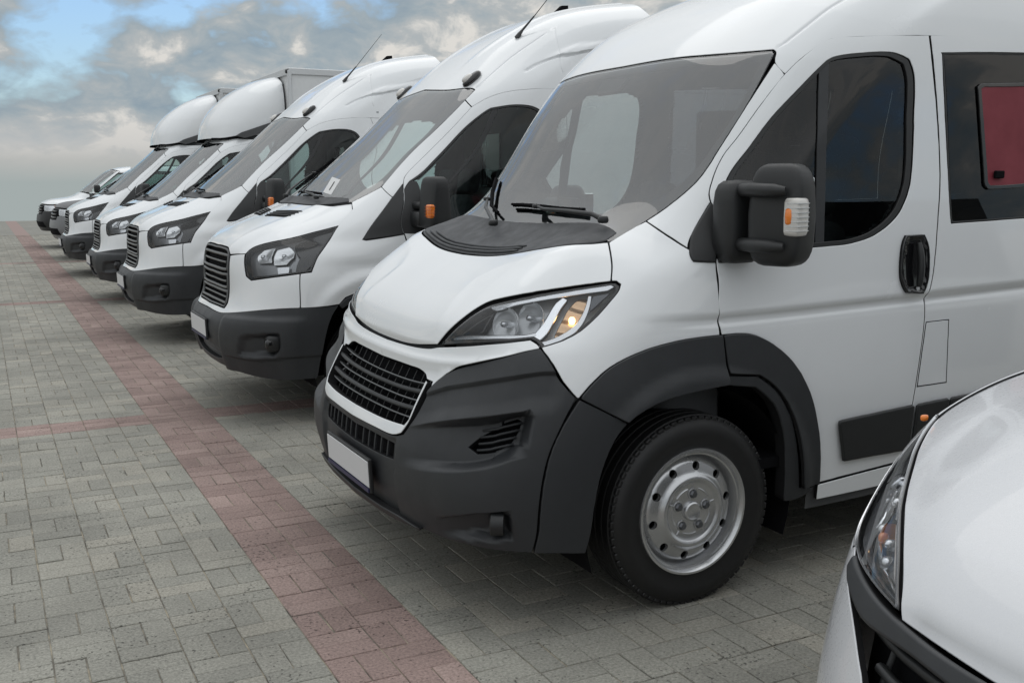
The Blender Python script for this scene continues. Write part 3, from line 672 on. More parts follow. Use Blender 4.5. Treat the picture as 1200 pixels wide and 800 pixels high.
DST={
'bonnet':[(0.0,0.701),(0.236,0.712),(0.291,0.713),(0.34,0.715),(0.382,0.716),(0.415,0.718),(0.462,0.726),(0.478,0.739),(0.494,0.752),(0.51,0.764),(0.523,0.773),(0.536,0.782),(0.546,0.79),(0.555,0.797),(0.565,0.805),(0.574,0.812),(0.583,0.819),(0.593,0.825),(0.604,0.831),(0.617,0.837),(0.632,0.842),(0.649,0.846),(0.667,0.85),(0.686,0.855),(0.703,0.86),(0.715,0.864),(0.727,0.869),(0.738,0.874),(0.749,0.88),(0.759,0.887),(0.769,0.894),(0.779,0.901),(0.788,0.909),(0.797,0.917),(0.807,0.926),(0.816,0.935),(0.825,0.944),(0.834,0.954),(0.844,0.964),(0.854,0.975),(0.865,0.985),(0.876,0.996),(0.888,1.006),(0.901,1.016),(0.914,1.026),(0.898,1.047),(0.881,1.069),(0.862,1.091),(0.842,1.111),(0.82,1.132),(0.795,1.154),(0.766,1.179),(0.756,1.166),(0.746,1.152),(0.736,1.139),(0.726,1.125),(0.715,1.112),(0.703,1.1),(0.69,1.09),(0.677,1.081),(0.662,1.072),(0.645,1.065),(0.626,1.059),(0.605,1.054),(0.58,1.051),(0.554,1.048),(0.525,1.046),(0.495,1.044),(0.465,1.041),(0.435,1.037),(0.405,1.033),(0.374,1.028),(0.345,1.022),(0.0,1.062)],
'lamp':[(0.462,0.726),(0.478,0.739),(0.494,0.752),(0.51,0.764),(0.523,0.773),(0.536,0.782),(0.546,0.79),(0.555,0.797),(0.565,0.805),(0.574,0.812),(0.583,0.819),(0.593,0.825),(0.604,0.831),(0.617,0.837),(0.632,0.842),(0.649,0.846),(0.667,0.85),(0.686,0.855),(0.703,0.86),(0.715,0.864),(0.727,0.869),(0.738,0.874),(0.749,0.88),(0.759,0.887),(0.769,0.894),(0.779,0.901),(0.788,0.909),(0.797,0.917),(0.807,0.926),(0.816,0.935),(0.825,0.944),(0.834,0.954),(0.844,0.964),(0.855,0.975),(0.867,0.987),(0.88,0.999),(0.892,1.01),(0.904,1.02),(0.914,1.026),(0.929,1.033),(0.954,1.025),(0.968,0.998),(0.972,0.974),(0.973,0.949),(0.974,0.932),(0.975,0.914),(0.976,0.896),(0.977,0.88),(0.977,0.863),(0.977,0.845),(0.976,0.829),(0.974,0.813),(0.97,0.801),(0.965,0.789),(0.958,0.778),(0.952,0.767),(0.943,0.758),(0.934,0.75),(0.926,0.743),(0.915,0.735),(0.904,0.729),(0.889,0.747),(0.875,0.76),(0.856,0.769),(0.845,0.765),(0.834,0.761),(0.821,0.757),(0.807,0.753),(0.794,0.75),(0.78,0.748),(0.765,0.746),(0.749,0.744),(0.731,0.742),(0.712,0.74),(0.691,0.739),(0.669,0.738),(0.646,0.736),(0.621,0.735),(0.594,0.734),(0.565,0.732),(0.533,0.73),(0.499,0.728)],
'fascia':[(0.0,0.696),(0.241,0.707),(0.417,0.714),(0.471,0.721),(0.692,0.734),(0.809,0.747),(0.859,0.762),(0.887,0.745),(0.906,0.725),(0.814,0.693),(0.71,0.673),(0.619,0.653),(0.548,0.614),(0.51,0.563),(0.507,0.491),(0.498,0.432),(0.475,0.387),(0.416,0.37),(0.245,0.366),(0.0,0.362)],
'opening':[(0.0,0.623),(0.136,0.633),(0.303,0.638),(0.38,0.635),(0.434,0.621),(0.454,0.605),(0.483,0.521),(0.485,0.441),(0.47,0.418),(0.293,0.41),(0.0,0.407)],
'frame':[(0.479,0.598),(0.492,0.502),(0.489,0.435),(0.465,0.388),(0.415,0.371),(0.245,0.366),(0.0,0.362),(0.0,0.407),(0.293,0.41),(0.47,0.418),(0.485,0.441),(0.483,0.521),(0.454,0.605)],
'bumper':[(0.0,0.362),(0.245,0.366),(0.416,0.37),(0.475,0.387),(0.498,0.432),(0.507,0.491),(0.51,0.563),(0.548,0.614),(0.619,0.653),(0.71,0.673),(0.814,0.693),(0.906,0.725),(0.966,0.659),(1.01,0.602),(1.058,0.551),(1.03,0.458),(1.012,0.388),(1.001,0.298),(0.994,0.209),(0.983,0.106),(0.966,0.041),(0.827,0.053),(0.692,0.042),(0.514,0.041),(0.283,0.022),(0.0,0.018)],
'archfront':[(1.066,0.548),(1.085,0.537),(1.103,0.527),(1.121,0.517),(1.138,0.507),(1.153,0.498),(1.167,0.489),(1.18,0.482),(1.19,0.475),(1.198,0.469),(1.203,0.466),(1.208,0.462),(1.199,0.45),(1.19,0.436),(1.182,0.422),(1.176,0.408),(1.171,0.393),(1.165,0.378),(1.161,0.362),(1.156,0.346),(1.152,0.329),(1.148,0.312),(1.144,0.292),(1.141,0.276),(1.139,0.258),(1.136,0.239),(1.134,0.22),(1.132,0.201),(1.129,0.183),(1.127,0.165),(1.126,0.148),(1.124,0.131),(1.122,0.114),(1.12,0.098),(1.117,0.081),(1.114,0.065),(1.11,0.049),(1.106,0.033),(1.102,0.018),(1.087,0.021),(1.072,0.024),(1.058,0.027),(1.044,0.03),(1.03,0.033),(1.017,0.035),(1.004,0.037),(0.991,0.039),(0.979,0.04),(0.966,0.041),(0.971,0.056),(0.975,0.072),(0.979,0.089),(0.983,0.106),(0.986,0.122),(0.988,0.139),(0.99,0.157),(0.991,0.174),(0.993,0.192),(0.994,0.209),(0.995,0.227),(0.997,0.245),(0.998,0.263),(0.999,0.281),(1.001,0.298),(1.003,0.314),(1.004,0.33),(1.006,0.345),(1.007,0.36),(1.009,0.374),(1.012,0.388),(1.014,0.403),(1.018,0.417),(1.021,0.43),(1.026,0.444),(1.03,0.458),(1.034,0.471),(1.039,0.483),(1.044,0.495),(1.049,0.508),(1.055,0.521),(1.06,0.534)],
'archtop':[(1.066,0.55),(1.071,0.561),(1.078,0.573),(1.085,0.586),(1.091,0.596),(1.098,0.607),(1.106,0.619),(1.114,0.632),(1.123,0.644),(1.132,0.655),(1.142,0.665),(1.153,0.676),(1.164,0.685),(1.176,0.695),(1.188,0.704),(1.201,0.713),(1.214,0.721),(1.226,0.729),(1.239,0.736),(1.253,0.742),(1.267,0.748),(1.281,0.753),(1.296,0.758),(1.31,0.762),(1.325,0.766),(1.34,0.769),(1.354,0.771),(1.369,0.773),(1.384,0.774),(1.399,0.775),(1.415,0.776),(1.43,0.776),(1.445,0.776),(1.45,0.752),(1.453,0.729),(1.457,0.707),(1.46,0.686),(1.463,0.666),(1.466,0.646),(1.47,0.627),(1.473,0.608),(1.476,0.589),(1.479,0.57),(1.463,0.569),(1.447,0.567),(1.432,0.565),(1.417,0.562),(1.402,0.56),(1.387,0.557),(1.372,0.554),(1.359,0.551),(1.345,0.548),(1.332,0.544),(1.319,0.541),(1.306,0.537),(1.294,0.532),(1.282,0.527),(1.27,0.521),(1.258,0.513),(1.246,0.506),(1.236,0.498),(1.226,0.491),(1.218,0.484),(1.21,0.475),(1.203,0.466),(1.19,0.475),(1.177,0.484),(1.163,0.493),(1.149,0.501),(1.135,0.51),(1.122,0.518),(1.108,0.526),(1.094,0.534),(1.08,0.542)],
'archrear':[(1.445,0.776),(1.461,0.777),(1.476,0.777),(1.492,0.777),(1.507,0.775),(1.522,0.772),(1.537,0.767),(1.552,0.759),(1.566,0.749),(1.58,0.738),(1.594,0.726),(1.608,0.713),(1.621,0.699),(1.635,0.685),(1.649,0.669),(1.662,0.653),(1.675,0.636),(1.686,0.619),(1.697,0.601),(1.708,0.583),(1.717,0.563),(1.726,0.544),(1.735,0.523),(1.743,0.503),(1.75,0.481),(1.757,0.458),(1.763,0.435),(1.768,0.412),(1.773,0.388),(1.777,0.368),(1.781,0.347),(1.785,0.327),(1.788,0.306),(1.791,0.286),(1.793,0.264),(1.795,0.244),(1.797,0.223),(1.798,0.202),(1.799,0.181),(1.8,0.159),(1.801,0.137),(1.802,0.115),(1.784,0.115),(1.767,0.114),(1.751,0.113),(1.734,0.113),(1.732,0.135),(1.73,0.156),(1.728,0.178),(1.726,0.199),(1.724,0.219),(1.721,0.24),(1.719,0.26),(1.716,0.28),(1.712,0.304),(1.708,0.328),(1.703,0.351),(1.698,0.374),(1.692,0.397),(1.685,0.419),(1.678,0.439),(1.67,0.459),(1.662,0.479),(1.652,0.497),(1.643,0.514),(1.632,0.53),(1.621,0.545),(1.609,0.559),(1.596,0.572),(1.583,0.583),(1.569,0.595),(1.553,0.598),(1.538,0.601),(1.522,0.604),(1.506,0.607),(1.491,0.61),(1.475,0.613),(1.471,0.634),(1.467,0.656),(1.463,0.678),(1.459,0.7),(1.455,0.724),(1.451,0.75)],
'archinner':[(1.476,0.603),(1.492,0.601),(1.507,0.598),(1.523,0.596),(1.538,0.593),(1.554,0.591),(1.57,0.588),(1.583,0.577),(1.596,0.565),(1.609,0.552),(1.621,0.539),(1.633,0.523),(1.643,0.508),(1.653,0.49),(1.662,0.472),(1.67,0.452),(1.678,0.432),(1.686,0.412),(1.692,0.39),(1.698,0.367),(1.703,0.344),(1.708,0.321),(1.712,0.297),(1.716,0.273),(1.719,0.254),(1.722,0.234),(1.724,0.215),(1.726,0.195),(1.728,0.175),(1.73,0.154),(1.732,0.134),(1.734,0.113),(1.754,0.108),(1.773,0.104),(1.794,0.099),(1.778,0.089),(1.763,0.08),(1.748,0.073),(1.733,0.067),(1.715,0.064),(1.698,0.064),(1.681,0.066),(1.68,0.087),(1.679,0.108),(1.678,0.13),(1.677,0.15),(1.676,0.171),(1.675,0.191),(1.673,0.211),(1.672,0.231),(1.67,0.254),(1.669,0.277),(1.667,0.3),(1.664,0.322),(1.661,0.344),(1.657,0.365),(1.651,0.388),(1.646,0.412),(1.639,0.434),(1.631,0.455),(1.622,0.475),(1.611,0.491),(1.6,0.506),(1.588,0.52),(1.575,0.534),(1.562,0.547),(1.546,0.55),(1.531,0.553),(1.515,0.557),(1.5,0.56),(1.484,0.563),(1.48,0.583)],
'wing':[(0.906,0.725),(0.922,0.706),(0.938,0.69),(0.952,0.674),(0.966,0.659),(0.978,0.644),(0.989,0.63),(0.999,0.616),(1.01,0.602),(1.022,0.589),(1.034,0.576),(1.046,0.563),(1.058,0.551),(1.066,0.55),(1.071,0.561),(1.078,0.573),(1.085,0.586),(1.091,0.596),(1.098,0.607),(1.106,0.619),(1.114,0.632),(1.123,0.644),(1.132,0.655),(1.142,0.665),(1.153,0.676),(1.164,0.685),(1.176,0.695),(1.188,0.704),(1.201,0.713),(1.214,0.721),(1.226,0.729),(1.239,0.736),(1.253,0.742),(1.267,0.748),(1.281,0.753),(1.296,0.758),(1.31,0.762),(1.325,0.766),(1.34,0.769),(1.354,0.771),(1.369,0.773),(1.384,0.774),(1.399,0.775),(1.415,0.776),(1.43,0.776),(1.445,0.776),(1.437,0.811),(1.432,0.83),(1.425,0.855),(1.416,0.883),(1.405,0.915),(1.393,0.95),(1.38,0.985),(1.367,1.017),(1.35,1.052),(1.332,1.085),(1.311,1.116),(1.288,1.146),(1.262,1.176),(1.234,1.205),(1.2,1.216),(1.166,1.227),(1.131,1.239),(1.094,1.251),(1.057,1.264),(1.02,1.277),(0.994,1.286),(0.97,1.294),(0.947,1.302),(0.924,1.31),(0.901,1.317),(0.877,1.325),(0.853,1.332),(0.828,1.339),(0.802,1.346),(0.775,1.353),(0.768,1.335),(0.761,1.316),(0.757,1.294),(0.755,1.275),(0.756,1.253),(0.759,1.229),(0.762,1.204),(0.766,1.179),(0.795,1.154),(0.82,1.132),(0.842,1.111),(0.862,1.091),(0.881,1.069),(0.898,1.047),(0.914,1.026),(0.929,1.033),(0.954,1.025),(0.968,0.998),(0.972,0.974),(0.973,0.949),(0.974,0.932),(0.975,0.914),(0.976,0.896),(0.977,0.88),(0.977,0.863),(0.977,0.845),(0.976,0.829),(0.974,0.813),(0.97,0.801),(0.965,0.789),(0.958,0.778),(0.952,0.767),(0.943,0.758),(0.934,0.75),(0.926,0.743),(0.915,0.735),(0.904,0.729)],
'windscreen':[(0.0,2.164),(0.418,2.164),(0.447,2.163),(0.475,2.162),(0.502,2.162),(0.528,2.161),(0.553,2.161),(0.578,2.162),(0.601,2.162),(0.624,2.163),(0.647,2.164),(0.669,2.166),(0.691,2.167),(0.712,2.169),(0.733,2.172),(0.753,2.175),(0.773,2.178),(0.793,2.182),(0.812,2.185),(0.832,2.19),(0.851,2.177),(0.856,2.153),(0.86,2.13),(0.864,2.107),(0.868,2.084),(0.871,2.062),(0.874,2.041),(0.876,2.019),(0.878,1.999),(0.88,1.978),(0.881,1.959),(0.882,1.94),(0.882,1.921),(0.883,1.9),(0.882,1.88),(0.881,1.861),(0.88,1.842),(0.879,1.824),(0.878,1.806),(0.876,1.788),(0.874,1.769),(0.873,1.751),(0.871,1.731),(0.87,1.71),(0.869,1.689),(0.869,1.668),(0.867,1.648),(0.865,1.627),(0.863,1.608),(0.859,1.589),(0.855,1.571),(0.849,1.554),(0.843,1.537),(0.837,1.52),(0.83,1.504),(0.824,1.487),(0.817,1.471),(0.811,1.455),(0.805,1.438),(0.798,1.42),(0.791,1.403),(0.785,1.387),(0.78,1.37),(0.775,1.353),(0.77,1.331),(0.767,1.309),(0.765,1.288),(0.765,1.265),(0.766,1.242),(0.768,1.22),(0.768,1.198),(0.766,1.179),(0.76,1.163),(0.752,1.15),(0.742,1.138),(0.73,1.127)],
'apillar':[(0.775,1.353),(0.801,1.347),(0.825,1.341),(0.849,1.335),(0.872,1.328),(0.895,1.321),(0.918,1.314),(0.941,1.306),(0.965,1.297),(0.991,1.288),(1.02,1.277),(1.001,1.301),(0.986,1.329),(0.98,1.347),(0.974,1.366),(0.969,1.387),(0.965,1.409),(0.962,1.433),(0.96,1.456),(0.958,1.48),(0.958,1.504),(0.935,1.532),(0.928,1.548),(0.921,1.567),(0.916,1.588),(0.911,1.608),(0.907,1.63),(0.904,1.653),(0.903,1.675),(0.903,1.697),(0.905,1.715),(0.909,1.732),(0.913,1.749),(0.918,1.766),(0.922,1.785),(0.925,1.803),(0.928,1.821),(0.931,1.84),(0.933,1.86),(0.936,1.88),(0.938,1.9),(0.941,1.92),(0.944,1.939),(0.947,1.957),(0.949,1.976),(0.952,1.996),(0.955,2.015),(0.958,2.035),(0.96,2.056),(0.962,2.076),(0.935,2.095),(0.908,2.113),(0.881,2.131),(0.882,2.108),(0.883,2.086),(0.884,2.064),(0.884,2.043),(0.884,2.022),(0.884,2.001),(0.884,1.98),(0.884,1.96),(0.883,1.94),(0.882,1.921),(0.882,1.901),(0.881,1.882),(0.88,1.863),(0.879,1.844),(0.878,1.825),(0.877,1.806),(0.876,1.788),(0.874,1.77),(0.873,1.751),(0.871,1.731),(0.87,1.71),(0.869,1.689),(0.869,1.668),(0.867,1.648),(0.865,1.627),(0.863,1.608),(0.859,1.589),(0.855,1.571),(0.849,1.554),(0.843,1.537),(0.837,1.52),(0.83,1.504),(0.824,1.487),(0.817,1.471),(0.811,1.455),(0.805,1.438),(0.798,1.42),(0.792,1.403),(0.786,1.387),(0.78,1.37)],
'door':[(1.445,0.776),(1.44,0.801),(1.432,0.826),(1.425,0.85),(1.416,0.873),(1.405,0.903),(1.392,0.936),(1.382,0.964),(1.371,0.997),(1.358,1.032),(1.343,1.066),(1.327,1.096),(1.307,1.125),(1.284,1.152),(1.26,1.178),(1.234,1.205),(1.21,1.231),(1.186,1.257),(1.161,1.285),(1.138,1.311),(1.115,1.337),(1.093,1.363),(1.071,1.389),(1.052,1.413),(1.034,1.435),(1.018,1.453),(0.991,1.476),(0.967,1.494),(0.95,1.512),(0.935,1.532),(0.927,1.549),(0.921,1.568),(0.916,1.588),(0.911,1.608),(0.907,1.63),(0.904,1.653),(0.903,1.675),(0.903,1.697),(0.905,1.715),(0.909,1.732),(0.913,1.749),(0.918,1.766),(0.922,1.785),(0.925,1.803),(0.928,1.821),(0.931,1.84),(0.933,1.86),(0.936,1.88),(0.938,1.9),(0.941,1.92),(0.944,1.939),(0.946,1.958),(0.949,1.979),(0.951,1.999),(0.954,2.019),(0.956,2.039),(0.959,2.058),(0.962,2.076),(0.967,2.095),(0.971,2.114),(0.975,2.131),(0.981,2.149),(0.986,2.166),(0.991,2.184),(0.997,2.202),(1.003,2.221),(1.009,2.24),(1.016,2.258),(1.026,2.274),(1.038,2.289),(1.054,2.3),(1.074,2.308),(1.097,2.313),(1.123,2.317),(1.152,2.321),(1.185,2.325),(1.213,2.328),(1.245,2.329),(1.282,2.33),(1.325,2.33),(1.375,2.328),(1.434,2.323),(1.499,2.317),(1.569,2.311),(1.64,2.304),(1.707,2.299),(1.769,2.295),(1.823,2.294),(1.871,2.294),(1.896,2.256),(1.922,2.221),(1.948,2.189),(1.975,2.158),(2.003,2.132),(2.032,2.106),(2.06,2.081),(2.087,2.057),(2.114,2.033),(2.139,2.01),(2.163,1.987),(2.186,1.965),(2.208,1.943),(2.228,1.921),(2.247,1.899),(2.266,1.876),(2.284,1.853),(2.3,1.831),(2.315,1.807),(2.329,1.784),(2.342,1.761),(2.353,1.737),(2.36,1.713),(2.366,1.689),(2.37,1.666),(2.373,1.642),(2.375,1.619),(2.376,1.597),(2.375,1.567),(2.373,1.538),(2.37,1.511),(2.366,1.483),(2.361,1.456),(2.355,1.426),(2.348,1.394),(2.343,1.369),(2.338,1.341),(2.332,1.312),(2.327,1.283),(2.323,1.251),(2.32,1.219),(2.317,1.187),(2.314,1.155),(2.311,1.123),(2.309,1.09),(2.305,1.058),(2.302,1.028),(2.296,0.987),(2.289,0.949),(2.282,0.914),(2.275,0.882),(2.27,0.853),(2.266,0.826),(2.264,0.797),(2.264,0.773),(2.265,0.749),(2.264,0.723),(2.263,0.704),(2.262,0.684),(2.26,0.662),(2.258,0.639),(2.255,0.616),(2.253,0.591),(2.25,0.567),(2.248,0.543),(2.245,0.52),(2.243,0.497),(2.241,0.475),(2.239,0.456),(2.237,0.43),(2.234,0.408),(2.232,0.387),(2.229,0.365),(2.226,0.34),(2.223,0.322),(2.22,0.303),(2.217,0.283),(2.214,0.262),(2.21,0.241),(2.207,0.22),(2.203,0.198),(2.199,0.176),(2.196,0.153),(2.192,0.13),(2.166,0.129),(2.14,0.128),(2.114,0.127),(2.089,0.126),(2.064,0.125),(2.04,0.124),(2.016,0.123),(1.992,0.122),(1.969,0.121),(1.947,0.12),(1.925,0.119),(1.903,0.118),(1.882,0.117),(1.861,0.115),(1.841,0.114),(1.821,0.113),(1.802,0.112),(1.801,0.134),(1.8,0.157),(1.799,0.179),(1.798,0.201),(1.797,0.222),(1.795,0.244),(1.793,0.264),(1.791,0.286),(1.788,0.307),(1.785,0.327),(1.781,0.348),(1.777,0.368),(1.773,0.388),(1.768,0.412),(1.763,0.435),(1.757,0.458),(1.75,0.481),(1.743,0.503),(1.735,0.523),(1.726,0.544),(1.717,0.563),(1.708,0.583),(1.697,0.601),(1.686,0.619),(1.675,0.636),(1.662,0.653),(1.649,0.669),(1.635,0.685),(1.621,0.699),(1.608,0.713),(1.594,0.726),(1.58,0.738),(1.566,0.749),(1.552,0.759),(1.537,0.767),(1.522,0.772),(1.507,0.775),(1.492,0.777),(1.476,0.777),(1.461,0.777)],
'doorwin':[(1.065,1.41),(1.049,1.432),(1.034,1.454),(1.02,1.477),(1.008,1.499),(0.997,1.521),(0.988,1.543),(0.981,1.564),(0.975,1.585),(0.971,1.604),(0.97,1.625),(0.971,1.644),(0.974,1.663),(0.978,1.682),(0.983,1.7),(0.988,1.718),(0.993,1.735),(0.997,1.753),(1.0,1.771),(1.004,1.788),(1.007,1.805),(1.01,1.822),(1.014,1.839),(1.018,1.856),(1.022,1.873),(1.027,1.89),(1.032,1.906),(1.038,1.922),(1.044,1.939),(1.05,1.955),(1.056,1.972),(1.062,1.988),(1.067,2.004),(1.074,2.024),(1.08,2.044),(1.086,2.064),(1.092,2.084),(1.098,2.103),(1.103,2.119),(1.109,2.138),(1.114,2.153),(1.125,2.167),(1.141,2.176),(1.163,2.183),(1.191,2.188),(1.226,2.192),(1.266,2.194),(1.307,2.195),(1.352,2.196),(1.404,2.195),(1.461,2.194),(1.521,2.19),(1.582,2.185),(1.64,2.178),(1.714,2.164),(1.779,2.15),(1.835,2.135),(1.877,2.113),(1.918,2.089),(1.959,2.062),(1.986,2.042),(2.012,2.021),(2.038,1.998),(2.064,1.974),(2.089,1.949),(2.112,1.924),(2.133,1.899),(2.153,1.875),(2.169,1.854),(2.185,1.833),(2.2,1.81),(2.213,1.787),(2.225,1.764),(2.235,1.741),(2.242,1.718),(2.246,1.695),(2.249,1.673),(2.25,1.653),(2.25,1.626),(2.248,1.601),(2.245,1.577),(2.24,1.553),(2.232,1.529),(2.222,1.502),(2.209,1.475),(2.194,1.449),(2.178,1.423),(2.159,1.399),(2.138,1.377),(2.115,1.356),(2.09,1.336),(2.065,1.319),(2.04,1.304),(2.016,1.291),(1.991,1.281),(1.966,1.273),(1.941,1.267),(1.915,1.261),(1.894,1.258),(1.872,1.256),(1.85,1.255),(1.827,1.255),(1.802,1.255),(1.775,1.254),(1.751,1.254),(1.726,1.254),(1.7,1.253),(1.672,1.253),(1.643,1.253),(1.613,1.253),(1.584,1.253),(1.554,1.253),(1.525,1.253),(1.496,1.253),(1.469,1.253),(1.438,1.254),(1.407,1.254),(1.377,1.254),(1.348,1.255),(1.318,1.255),(1.29,1.255),(1.261,1.256),(1.233,1.256),(1.201,1.282),(1.17,1.307),(1.14,1.333),(1.112,1.359),(1.087,1.385)],
'mirbase':[(0.959,1.507),(0.964,1.417),(0.986,1.329),(1.047,1.253),(1.114,1.203),(1.237,1.202),(1.115,1.337),(1.018,1.453)],
'mirbase2':[(1.028,1.45),(1.025,1.497),(1.077,1.556),(1.139,1.546),(1.409,1.23),(1.387,1.205),(1.242,1.2)],
'flap':[(2.274,0.721),(2.304,0.721),(2.335,0.72),(2.366,0.72),(2.397,0.719),(2.397,0.695),(2.398,0.672),(2.399,0.65),(2.399,0.627),(2.4,0.605),(2.401,0.583),(2.402,0.561),(2.403,0.538),(2.404,0.516),(2.405,0.492),(2.406,0.469),(2.408,0.445),(2.381,0.446),(2.354,0.447),(2.327,0.447),(2.3,0.448),(2.273,0.449),(2.247,0.449),(2.249,0.471),(2.25,0.492),(2.252,0.514),(2.254,0.535),(2.256,0.555),(2.258,0.576),(2.26,0.596),(2.262,0.616),(2.265,0.637),(2.267,0.657),(2.269,0.678),(2.271,0.699)],
'strip1':[(1.852,0.365),(1.874,0.366),(1.896,0.367),(1.918,0.368),(1.941,0.369),(1.965,0.37),(1.989,0.37),(2.013,0.371),(2.038,0.372),(2.063,0.373),(2.089,0.373),(2.115,0.374),(2.142,0.375),(2.169,0.375),(2.196,0.376),(2.224,0.377),(2.223,0.354),(2.222,0.332),(2.221,0.31),(2.219,0.288),(2.218,0.266),(2.217,0.244),(2.216,0.222),(2.215,0.2),(2.214,0.178),(2.186,0.179),(2.158,0.18),(2.131,0.181),(2.104,0.181),(2.078,0.182),(2.052,0.183),(2.027,0.184),(2.002,0.184),(1.978,0.185),(1.954,0.185),(1.931,0.186),(1.908,0.186),(1.885,0.187),(1.881,0.209),(1.877,0.231),(1.873,0.254),(1.868,0.276),(1.864,0.298),(1.86,0.32),(1.856,0.343)],
'strip2':[(2.234,0.375),(2.26,0.375),(2.286,0.376),(2.313,0.376),(2.339,0.377),(2.366,0.377),(2.393,0.377),(2.42,0.378),(2.419,0.356),(2.417,0.335),(2.416,0.313),(2.415,0.292),(2.414,0.271),(2.412,0.25),(2.411,0.229),(2.41,0.208),(2.41,0.187),(2.382,0.186),(2.355,0.185),(2.329,0.184),(2.302,0.183),(2.275,0.182),(2.249,0.181),(2.223,0.18),(2.224,0.202),(2.225,0.223),(2.226,0.245),(2.227,0.266),(2.229,0.288),(2.23,0.309),(2.231,0.331),(2.232,0.353)],
'handle':[(2.168,1.277),(2.195,1.276),(2.222,1.276),(2.25,1.275),(2.259,1.242),(2.266,1.201),(2.267,1.176),(2.268,1.145),(2.267,1.111),(2.266,1.073),(2.263,1.035),(2.26,1.0),(2.255,0.972),(2.244,0.929),(2.23,0.896),(2.204,0.902),(2.177,0.908),(2.152,0.914),(2.142,0.94),(2.135,0.969),(2.13,1.002),(2.129,1.036),(2.13,1.075),(2.132,1.115),(2.136,1.153),(2.14,1.186),(2.145,1.214),(2.155,1.249)],
'win2':[(3.941,2.205),(3.07,2.199),(2.544,2.203),(2.51,2.202),(2.475,2.201),(2.441,2.2),(2.408,2.199),(2.375,2.197),(2.342,2.196),(2.31,2.194),(2.278,2.192),(2.247,2.191),(2.216,2.189),(2.185,2.187),(2.154,2.185),(2.124,2.183),(2.093,2.181),(2.062,2.18),(2.03,2.178),(2.04,2.168),(2.049,2.157),(2.063,2.141),(2.081,2.122),(2.103,2.099),(2.127,2.074),(2.153,2.047),(2.18,2.019),(2.207,1.991),(2.234,1.962),(2.259,1.933),(2.283,1.904),(2.304,1.876),(2.324,1.849),(2.341,1.824),(2.355,1.801),(2.369,1.776),(2.382,1.749),(2.393,1.72),(2.401,1.689),(2.407,1.657),(2.412,1.624),(2.414,1.591),(2.415,1.557),(2.414,1.524),(2.413,1.492),(2.411,1.461),(2.409,1.433),(2.407,1.407),(2.405,1.384),(2.404,1.365),(2.404,1.351),(2.403,1.341),(2.404,1.331),(2.428,1.331),(2.452,1.331),(2.477,1.331),(2.502,1.331),(2.529,1.331),(2.556,1.331),(2.581,1.331),(2.607,1.331),(2.634,1.331),(2.662,1.332),(2.691,1.332),(2.72,1.332),(2.749,1.332),(2.779,1.332),(3.224,1.344),(3.985,1.338)],
'side':[(1.885,2.294),(1.908,2.256),(1.932,2.222),(1.956,2.189),(1.982,2.159),(2.01,2.132),(2.037,2.106),(2.064,2.081),(2.091,2.057),(2.116,2.033),(2.141,2.01),(2.164,1.987),(2.187,1.965),(2.208,1.943),(2.228,1.921),(2.247,1.899),(2.266,1.876),(2.283,1.853),(2.3,1.831),(2.315,1.807),(2.329,1.784),(2.341,1.761),(2.352,1.737),(2.36,1.713),(2.366,1.689),(2.37,1.666),(2.373,1.642),(2.375,1.619),(2.376,1.597),(2.375,1.567),(2.373,1.538),(2.37,1.511),(2.366,1.483),(2.361,1.456),(2.355,1.426),(2.348,1.394),(2.343,1.369),(2.338,1.341),(2.332,1.312),(2.327,1.283),(2.323,1.251),(2.32,1.219),(2.317,1.187),(2.314,1.155),(2.311,1.123),(2.309,1.09),(2.305,1.058),(2.302,1.028),(2.296,0.987),(2.289,0.949),(2.282,0.914),(2.275,0.882),(2.27,0.853),(2.266,0.826),(2.264,0.797),(2.264,0.773),(2.265,0.749),(2.264,0.723),(2.263,0.704),(2.262,0.684),(2.26,0.662),(2.258,0.639),(2.255,0.616),(2.253,0.591),(2.25,0.567),(2.248,0.543),(2.245,0.52),(2.243,0.497),(2.241,0.475),(2.239,0.456),(2.237,0.43),(2.234,0.408),(2.232,0.387),(2.229,0.365),(2.226,0.34),(2.223,0.322),(2.22,0.303),(2.217,0.283),(2.214,0.262),(2.21,0.241),(2.207,0.22),(2.203,0.198),(2.199,0.176),(2.196,0.153),(2.192,0.13),(2.964,0.066),(3.968,0.07),(5.499,0.063),(5.5,2.304),(3.942,2.304),(2.84,2.311),(2.276,2.3)],
'blind':[(2.91,2.01),(2.626,2.018),(2.597,2.017),(2.568,2.016),(2.54,2.015),(2.512,2.014),(2.484,2.014),(2.457,2.013),(2.43,2.012),(2.404,2.012),(2.392,2.002),(2.412,1.977),(2.43,1.953),(2.449,1.93),(2.466,1.906),(2.483,1.883),(2.5,1.859),(2.515,1.836),(2.529,1.812),(2.543,1.788),(2.555,1.764),(2.567,1.74),(2.576,1.714),(2.583,1.688),(2.589,1.662),(2.594,1.635),(2.598,1.608),(2.6,1.58),(2.602,1.551),(2.615,1.532),(2.642,1.531),(2.669,1.53),(2.697,1.53),(2.727,1.531),(2.757,1.532),(2.788,1.533),(3.043,1.571)],
